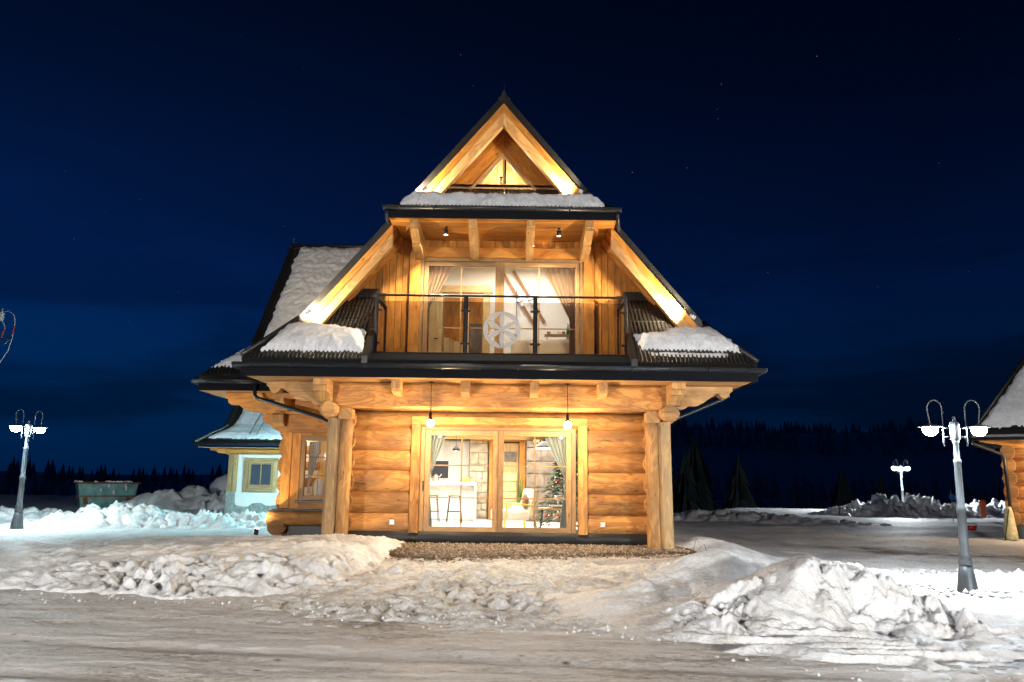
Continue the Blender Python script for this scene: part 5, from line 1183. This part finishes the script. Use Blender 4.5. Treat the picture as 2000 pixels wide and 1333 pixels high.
for x in (16.6, 17.5, 18.4): Q_('rafter_end', MB().box(x-.09, x+.09, 25.1, 25.9, 2.82, 2.99, .03), 'pale')
for i in range(5): Q_('soffit_board', MB().box(15.3, 22, 25.05+i*.17, 25.21+i*.17, 2.995, 3.015, .004), 'pale')
A = Vector((15.2, 25, 3.05)); Bv = Vector((21.2, 25, 3.05)); D = Vector((17.9, 27.6, 7.4)); Cc = Vector((21.2, 27.6, 7.4))
Q_('roof_slope', MB().prism([A, Bv, Cc, D], (0, .09, -.08)), 'roof'); Q_('roof_slope', MB().prism([A, D, (17.9, 35, 7.4), (15.2, 35, 3.05)], (.09, 0, -.08)), 'roof'); Q_('hip_cap', MB().tube([A, D], .06, 8), 'roof')
gutter('gutter', (15.1, 24.93, 3.0), (21.2, 24.93, 3.0), .08, 'gutter', rh, 8); Q_('fascia', MB().box(15.2, 21.2, 25.0, 25.03, 2.99, 3.1, .004), 'gutter'); gutter('gutter', (15.12, 25, 3.0), (15.12, 34, 3.0), .08, 'gutter', rh, 8)
Q_('dormer_eave', MB().extr([(0, 0), (.5, .32), (.5, .2), (.05, -.06)], (17.05, 29.2, 6.1), (1, 0, 0), (0, 0, 1), (0, .4, 0)), 'gutter')
Q_('downpipe', MB().tube([(15.25, 24.95, 2.93), (15.3, 25.0, 2.80), (15.5, 25.2, 2.72), (16.0, 25.6, 2.48), (16.06, 25.62, 2.36), (16.12, 25.62, .05)], .05, 10), 'gutter')
zh = lambda X, Y: 3.05+(Y-25)*(4.35/2.6)
snow_slab('snow sheet on the front roof of the right log house', zh, Vector((0, -1.67, 1)).normalized(), [(15.5, 25.2), (21, 25.15), (21, 27.5), (17.95, 27.5)], .14, 270, .035, .06, .05)
lb = Q_('assumed_porch_lamp', MB().ball((18.6, 25.3, 2.72), .07, 12, 8), 'bulb'); point('assumed_porch_light', (18.6, 25.2, 2.58), 520, (1, .78, .5), .06, rh)  # assumed lamp out of view, added to light the track
piv = Vector((15.9, 25.9, 0)); RHR = Matrix.Translation(piv) @ Matrix.Rotation(R(-36), 4, 'Z') @ Matrix.Translation(-piv)
rh.location = RHR @ Vector((18, 26, 0)); rh.rotation_euler = (0, 0, R(-36))
sn = [o for o in bpy.data.objects if o.get('label', '').endswith('front roof of the right log house')][0]; sn.matrix_world = RHR
t = fx('rolled_tarp', 'pale yellow rolled tarp tied against the downpipe of the right log house', 'tarp', (15.75, 25.35, gz(15.75, 25.35)))
part('roll', MB().tube([(0, 0, 0), (-.02, .04, .25), (0, .07, .5), (.03, .10, .8), (.05, .13, 1.02)], [.17, .19, .16, .12, .07], 12), M['tarp'], t); part('strap', MB().tube([(.15*math.cos(i*.52), .08+.15*math.sin(i*.52), .52) for i in range(13)], .018, 5), M['yellow'], t)
part('prop_stick', MB().tube([(-.30, -.1, 0), (-.02, .02, .95)], .016, 6), M['black'], t)

# ------------------------------------------------------------------ street lamps
def street_lamp(glow):
    t = fx('street_lamp', 'x', 'street lamp', (0, 0, 0), 'double headed street lamps')
    part('base', MB().lathe([(.165, 0), (.16, .03), (.125, .3), (.095, .46)], (0, 0, -.06), 12), M['lamppost'], t)
    part('pole', MB().lathe([(0.092, .40), (0.100, .42), (0.100, .46), (0.082, .49), (0.082, .53), (0.092, .56), (0.069, .60), (0.066, 1.22), (0.076, 1.24), (0.076, 1.29), (0.069, 1.32), (0.056, 1.34), (0.051, 2.0), (0.061, 2.02), (0.061, 2.06), (0.043, 2.08), (0.039, 2.33), (0.051, 2.34), (0.051, 2.38)], (0, 0, 0), 14), M['lamppost'], t)
    part('lamp_head', MB().lathe([(.055, 2.38), (.075, 2.40), (.08, 2.62), (.07, 2.67), (.03, 2.70), (.02, 2.73), (.03, 2.75), (.01, 2.78)], (0, 0, 0), 14), M['lamppost'], t)
    for s in (-1, 1):
        part('bracket', MB().tube([(s*.18, 0, 2.28), (s*.18, 0, 2.70)], .013, 6).tube([(s*.08, 0, 2.44), (s*.18, 0, 2.44)], .011, 6).tube([(s*.08, 0, 2.58), (s*.18, 0, 2.58)], .011, 6), M['lamppost'], t)
        arc = [(s*.18, 0, 2.70), (s*.18, 0, 2.88)]+[(s*(.295-.115*math.cos(a)), 0, 2.90+.14*math.sin(a)) for a in np.linspace(.2, math.pi-.2, 9)]+[(s*.41, 0, 2.88), (s*.385, 0, 2.70), (s*.38, 0, 2.63)]
        part('arm', MB().tube(arc, .012, 8), M['lamppost'], t)
        cap = part('lamp_cap', MB().lathe([(.02, 2.66), (.05, 2.635), (.19, 2.605), (.19, 2.595), (.12, 2.59)], (s*.38, 0, 0), 18), M['lamppost'], t)
        part('globe', MB().lathe([(.115, 2.588), (.117, 2.56), (.105, 2.51), (.075, 2.475), (.03, 2.455), (.003, 2.452)], (s*.38, 0, 0), 16), M[glow], t)
    return t
def put(o, x, y, rz, label):
    o.location = (x, y, gz(x, y)+.02); o.rotation_euler = (0, 0, R(rz)); o['label'] = label
M['fillglow'] = emit('assumed_lamp_globe', (1.0, .95, .88), LAMP_W*7.0/.26)  # globes of the added fill lamps, far stronger than the visible ones
fill_lamp = street_lamp('fillglow'); lampA = street_lamp('lampglow'); lampB = street_lamp('tealglow')
put(lampA, 7.29, 13.0, -6, 'nearest double street lamp, on the right beside the snow mound')
M['farglow'] = emit('far_lamp_globe', (.88, .95, 1.0), LAMP_W*3.2/.26)
c = street_lamp('farglow'); put(c, 23.0, 47.0, 0, 'smallest distant double street lamp behind the snow heaps on the right')
M['deepteal'] = emit('deep_teal_globe', (.38, .88, 1.0), LAMP_W*.7/.26)
lampD = street_lamp('deepteal'); put(lampD, -6.0, 24.9, 20, 'added unseen street lamp behind the side wing, lighting the plastered house teal')  # unseen lamp, added to throw teal light on the plastered house
put(lampB, -12.72, 20.9, 74, 'double street lamp on the left with both globes close together')
for x, y, rz, l in ((-9.0, -3.0, 20, 'assumed unseen double street lamp behind the camera on the left, added to light the icy road'), (10.0, -4.0, -15, 'assumed unseen double street lamp behind the camera on the right, added to light the icy road')):  # unseen lamps, assumed and added to brighten foreground and house front
    c = fill_lamp if x < 0 else copy_tree(fill_lamp); put(c, x, y, rz, l)

# ------------------------------------------------------------------ skip, odds and ends
t = thing('skip_container', 'rusty teal waste skip with a snow crusted rim on the left', 'skip', (-18.2, 36.2, -.1), None, False); t.rotation_euler = (0, 0, R(33)); t.scale = (.8, .8, .86)
def frustum(x0, x1, y0, y1, z0, z1, k):
    rings = [[(x0*k, y0*k, z0), (x1*k, y0*k, z0), (x1*k, y1*k, z0), (x0*k, y1*k, z0)], [(x0, y0, z1), (x1, y0, z1), (x1, y1, z1), (x0, y1, z1)]]
    return MB().loft(rings, (0, z1-z0), [0, 2, 4, 6, 8], True, False)
part('body', frustum(-1.5, 1.5, -.95, .95, .15, 1.35, .86), M['teal'], t)
part('rim', MB().box(-1.6, 1.6, -1.04, -.92, 1.33, 1.42, .02).box(-1.6, 1.6, .92, 1.04, 1.33, 1.42, .02).box(-1.6, -1.48, -.92, .92, 1.33, 1.42, .02).box(1.48, 1.6, -.92, .92, 1.33, 1.42, .02), M['rust'], t)
part('belt', MB().box(-1.52, 1.52, -.98, -.90, .68, .74, .01).box(-1.52, -1.42, -.95, .95, .68, .74, .01), M['rust'], t)
for x in (-.75, 0, .75): part('rib', MB().beam((x*.88, -.86, .2), (x, -.97, 1.33), .07, .05, (0, -1, 0), .008), M['teal'], t)
for x in (-1.15, 1.1): part('rust_patch', MB().beam((x*.9, -.885, .3), (x*.96, -.93, .66), .22, .02, (0, -1, 0), .004), M['rust'], t)
cap = MB()
for i in range(14):
    a = rs.uniform(-1.55, 1.55); cap.ball((a, rs.choice((-.98, .98)), 1.44), (rs.uniform(.06, .16), .07, .05), 8, 5)
for i in range(10): cap.ball((-1.55+.1*rs.random(), rs.uniform(-.95, .95), 1.44), (.08, rs.uniform(.06, .16), .05), 8, 5)
for i in range(5): cap.ball((rs.uniform(-1.3, 1.3), -.98, rs.uniform(.9, 1.3)), (.05, .03, rs.uniform(.08, .16)), 8, 5)
part('snow_crust', cap, M['roofsnow'], t, kind='stuff')
t = fx('marker_stake', 'wooden stake with a blue cloth tied on it, behind the near right lamp', 'stake', (20.9, 38, gz(20.9, 38)))
part('stick', MB().tube([(0, 0, 0), (.03, 0, .8), (-.03, 0, 1.45)], .018, 6), M['oldwood'], t)
part('cloth', MB().prism([(-.02, 0, 1.30), (.26, -.05, 1.12), (.22, .03, .92), (.06, 0, 1.02), (-.08, .02, 1.0), (-.12, 0, 1.2)], (0, .02, 0)), M['blue'], t)
t = fx('drain_pipe_stub', 'short orange plastic pipe sticking out of the snow at right', 'pipe', (22.05, 37.5, gz(22.05, 37.5)+.62)); part('tube', MB().lathe([(.12, -.4), (.12, .22), (.145, .23), (.145, .38), (.125, .38), (.12, .1)], (0, 0, 0), 14), M['orange'], t)
t = fx('bucket', 'small red and white bucket left behind the near right lamp post', 'bucket', (17.15, 30, gz(17.15, 30)+.02)); part('body', MB().lathe([(.15, 0), (.19, .18), (.17, .18), (.02, .04)], (0, 0, 0), 14), M['red'], t); part('rim', MB().lathe([(.19, .18), (.205, .20), (.20, .26), (.17, .26)], (0, 0, 0), 14), M['whiteplastic'], t)
t = fx('wire_twig', 'bent black wire sticking up from the ground by the right post', 'wire', (3.62, 15.9, gz(3.62, 15.9)+.03)); part('strand', MB().tube([(-.25, 0, 0), (-.1, 0, .05), (-.02, 0, .02), (.05, 0, .26), (.12, 0, .08), (.2, 0, .14), (.24, 0, 0)], .006, 5), M['black'], t)
# overhead line terminal at the left edge
t = thing('power_pole', 'power line pole with red tipped cables at the left edge', 'power pole', (-20.5, 30, gz(-20.5, 30)))
part('pole', MB().tube([(-20.5, 30, -.3), (-20.5, 30, 9.6)], [.16, .11], 10), M['oldwood'], t)
part('crossarm', MB().beam((-20.7, 29.9, 6.52), (-19.25, 29.9, 6.58), .06, .09), M['steel'], t); part('brace', MB().tube([(-20.45, 29.9, 6.2), (-19.5, 29.9, 6.32), (-19.3, 29.9, 6.55)], .018, 6), M['steel'], t)
part('insulator', MB().lathe([(.05, 0), (.11, .05), (.06, .1), (.11, .16), (.06, .22), (.11, .28), (.05, .36), (.02, .5)], (-19.72, 29.9, 7.25), 12), M['porcelain'], t)
part('cable', MB().tube([(-19.7, 29.9, 7.6), (-19.45, 29.9, 7.66), (-19.24, 29.9, 7.48), (-19.17, 29.9, 7.2), (-19.22, 29.9, 6.6), (-19.32, 29.9, 6.1), (-19.6, 29.9, 5.6), (-20.4, 29.9, 4.9)], .016, 6), M['porcelain'], t)
part('cable', MB().tube([(-19.7, 29.9, 7.25), (-19.58, 29.9, 7.12), (-19.54, 29.9, 6.95), (-19.64, 29.9, 6.58)], .016, 6), M['porcelain'], t)
for p0, p1 in (((-19.18, 29.9, 7.08), (-19.21, 29.9, 6.74)), ((-19.55, 29.9, 6.95), (-19.63, 29.9, 6.65))): part('cable_sleeve', MB().tube([p0, p1], .03, 8), M['redcable'], t)

# ------------------------------------------------------------------ conifers in the valley and on the far hills
def conifer_mesh(seed, tiers=13, m=11):
    r_ = random.Random(seed); mb = MB()
    for i in range(tiers):
        h = i/tiers; z0 = .10+.86*h; rad = .26*(1-h)**.85+.015; b = len(mb.v); mb.v.append((0, 0, min(z0+.22, 1.0)))
        for j in range(2*m):
            a = math.pi*j/m+r_.uniform(-.12, .12); k = rad*(r_.uniform(.6, 1.2) if j % 2 == 0 else r_.uniform(.45, .6)); mb.v.append((k*math.cos(a), k*math.sin(a), z0-(.05 if j % 2 == 0 else .0)*r_.uniform(.5, 1.3)))
        for j in range(2*m): mb.face((b, b+1+j, b+1+(j+1) % (2*m)), [(0, 0), (0, 1), (1, 1)])
    return mb
cms = [mesh_of('conifer_crown', conifer_mesh(i), M['valleyneedle']) for i in range(4)]
trm = mesh_of('conifer_trunk', MB().tube([(0, 0, -.05), (0, 0, .5)], [.025, .015], 6), M['bark'])
tr = random.Random(21)
spots = [(13.5, 62, 10), (15.2, 66, 12), (16.6, 70, 13), (18.3, 64, 9.5), (20.6, 74, 10), (27.5, 72, 9), (29.0, 70, 11), (30.6, 74, 12.5), (32.0, 69, 10), (26.0, 78, 8.5), (40, 90, 11), (44, 95, 10)]
for i, (x, y, h) in enumerate(spots):
    t = fx('conifer', 'dark spruce standing in the unlit valley beyond the snowfield', 'spruce', (x, y, gz(x, y)), 'spruces in the valley'); t.rotation_euler = (0, 0, tr.uniform(0, 6)); t.scale = (h*.95, h*.95, h)
    part('crown', cms[i % 4], None, t); part('trunk', trm, None, t)
fv = []; ff = []
def mini(x, y, h):
    z = gz_fast(x, y)-.5; b = len(fv); w = h*tr.uniform(.16, .24)
    fv.append((x, y, z+h)); n = 5; a0 = tr.uniform(0, 6)
    for j in range(n): fv.append((x+w*math.cos(a0+1.2566*j), y+w*math.sin(a0+1.2566*j), z+h*.05))
    for j in range(n): ff.append((b, b+1+j, b+1+(j+1) % n))
pts = []
for k in range(1500):                                     # belts of trees on the hills to the right and behind
    az = tr.uniform(.02, .75); d = tr.choice((330, 420, 640, 860, 1000))*tr.uniform(.93, 1.1); pts.append((d*math.sin(az), d*math.cos(az), tr.uniform(6, 14)))
for k in range(900):                                      # wood behind the skip on the left
    az = tr.uniform(-.62, -.18); d = tr.uniform(130, 330); pts.append((d*math.sin(az), d*math.cos(az), tr.uniform(6, 12)))
for k in range(500):
    az = tr.uniform(-1.0, 0); d = tr.uniform(500, 900); pts.append((d*math.sin(az), d*math.cos(az), tr.uniform(9, 18)))
pa = np.array(pts); zz = ground(pa[:, 0], pa[:, 1], False); zmap = {(p[0], p[1]): z for p, z in zip(pts, zz)}
gz_fast = lambda x, y: float(zmap[(x, y)])
for p in pts: mini(*p)
fm = bpy.data.meshes.new('far_forest'); fm.from_pydata(fv, [], ff); fm.materials.append(M['hazyneedle']); part('far_forest', fm, None, kind='stuff')

for o in list(bpy.data.objects):
    if '_w' in o: del o['_w']
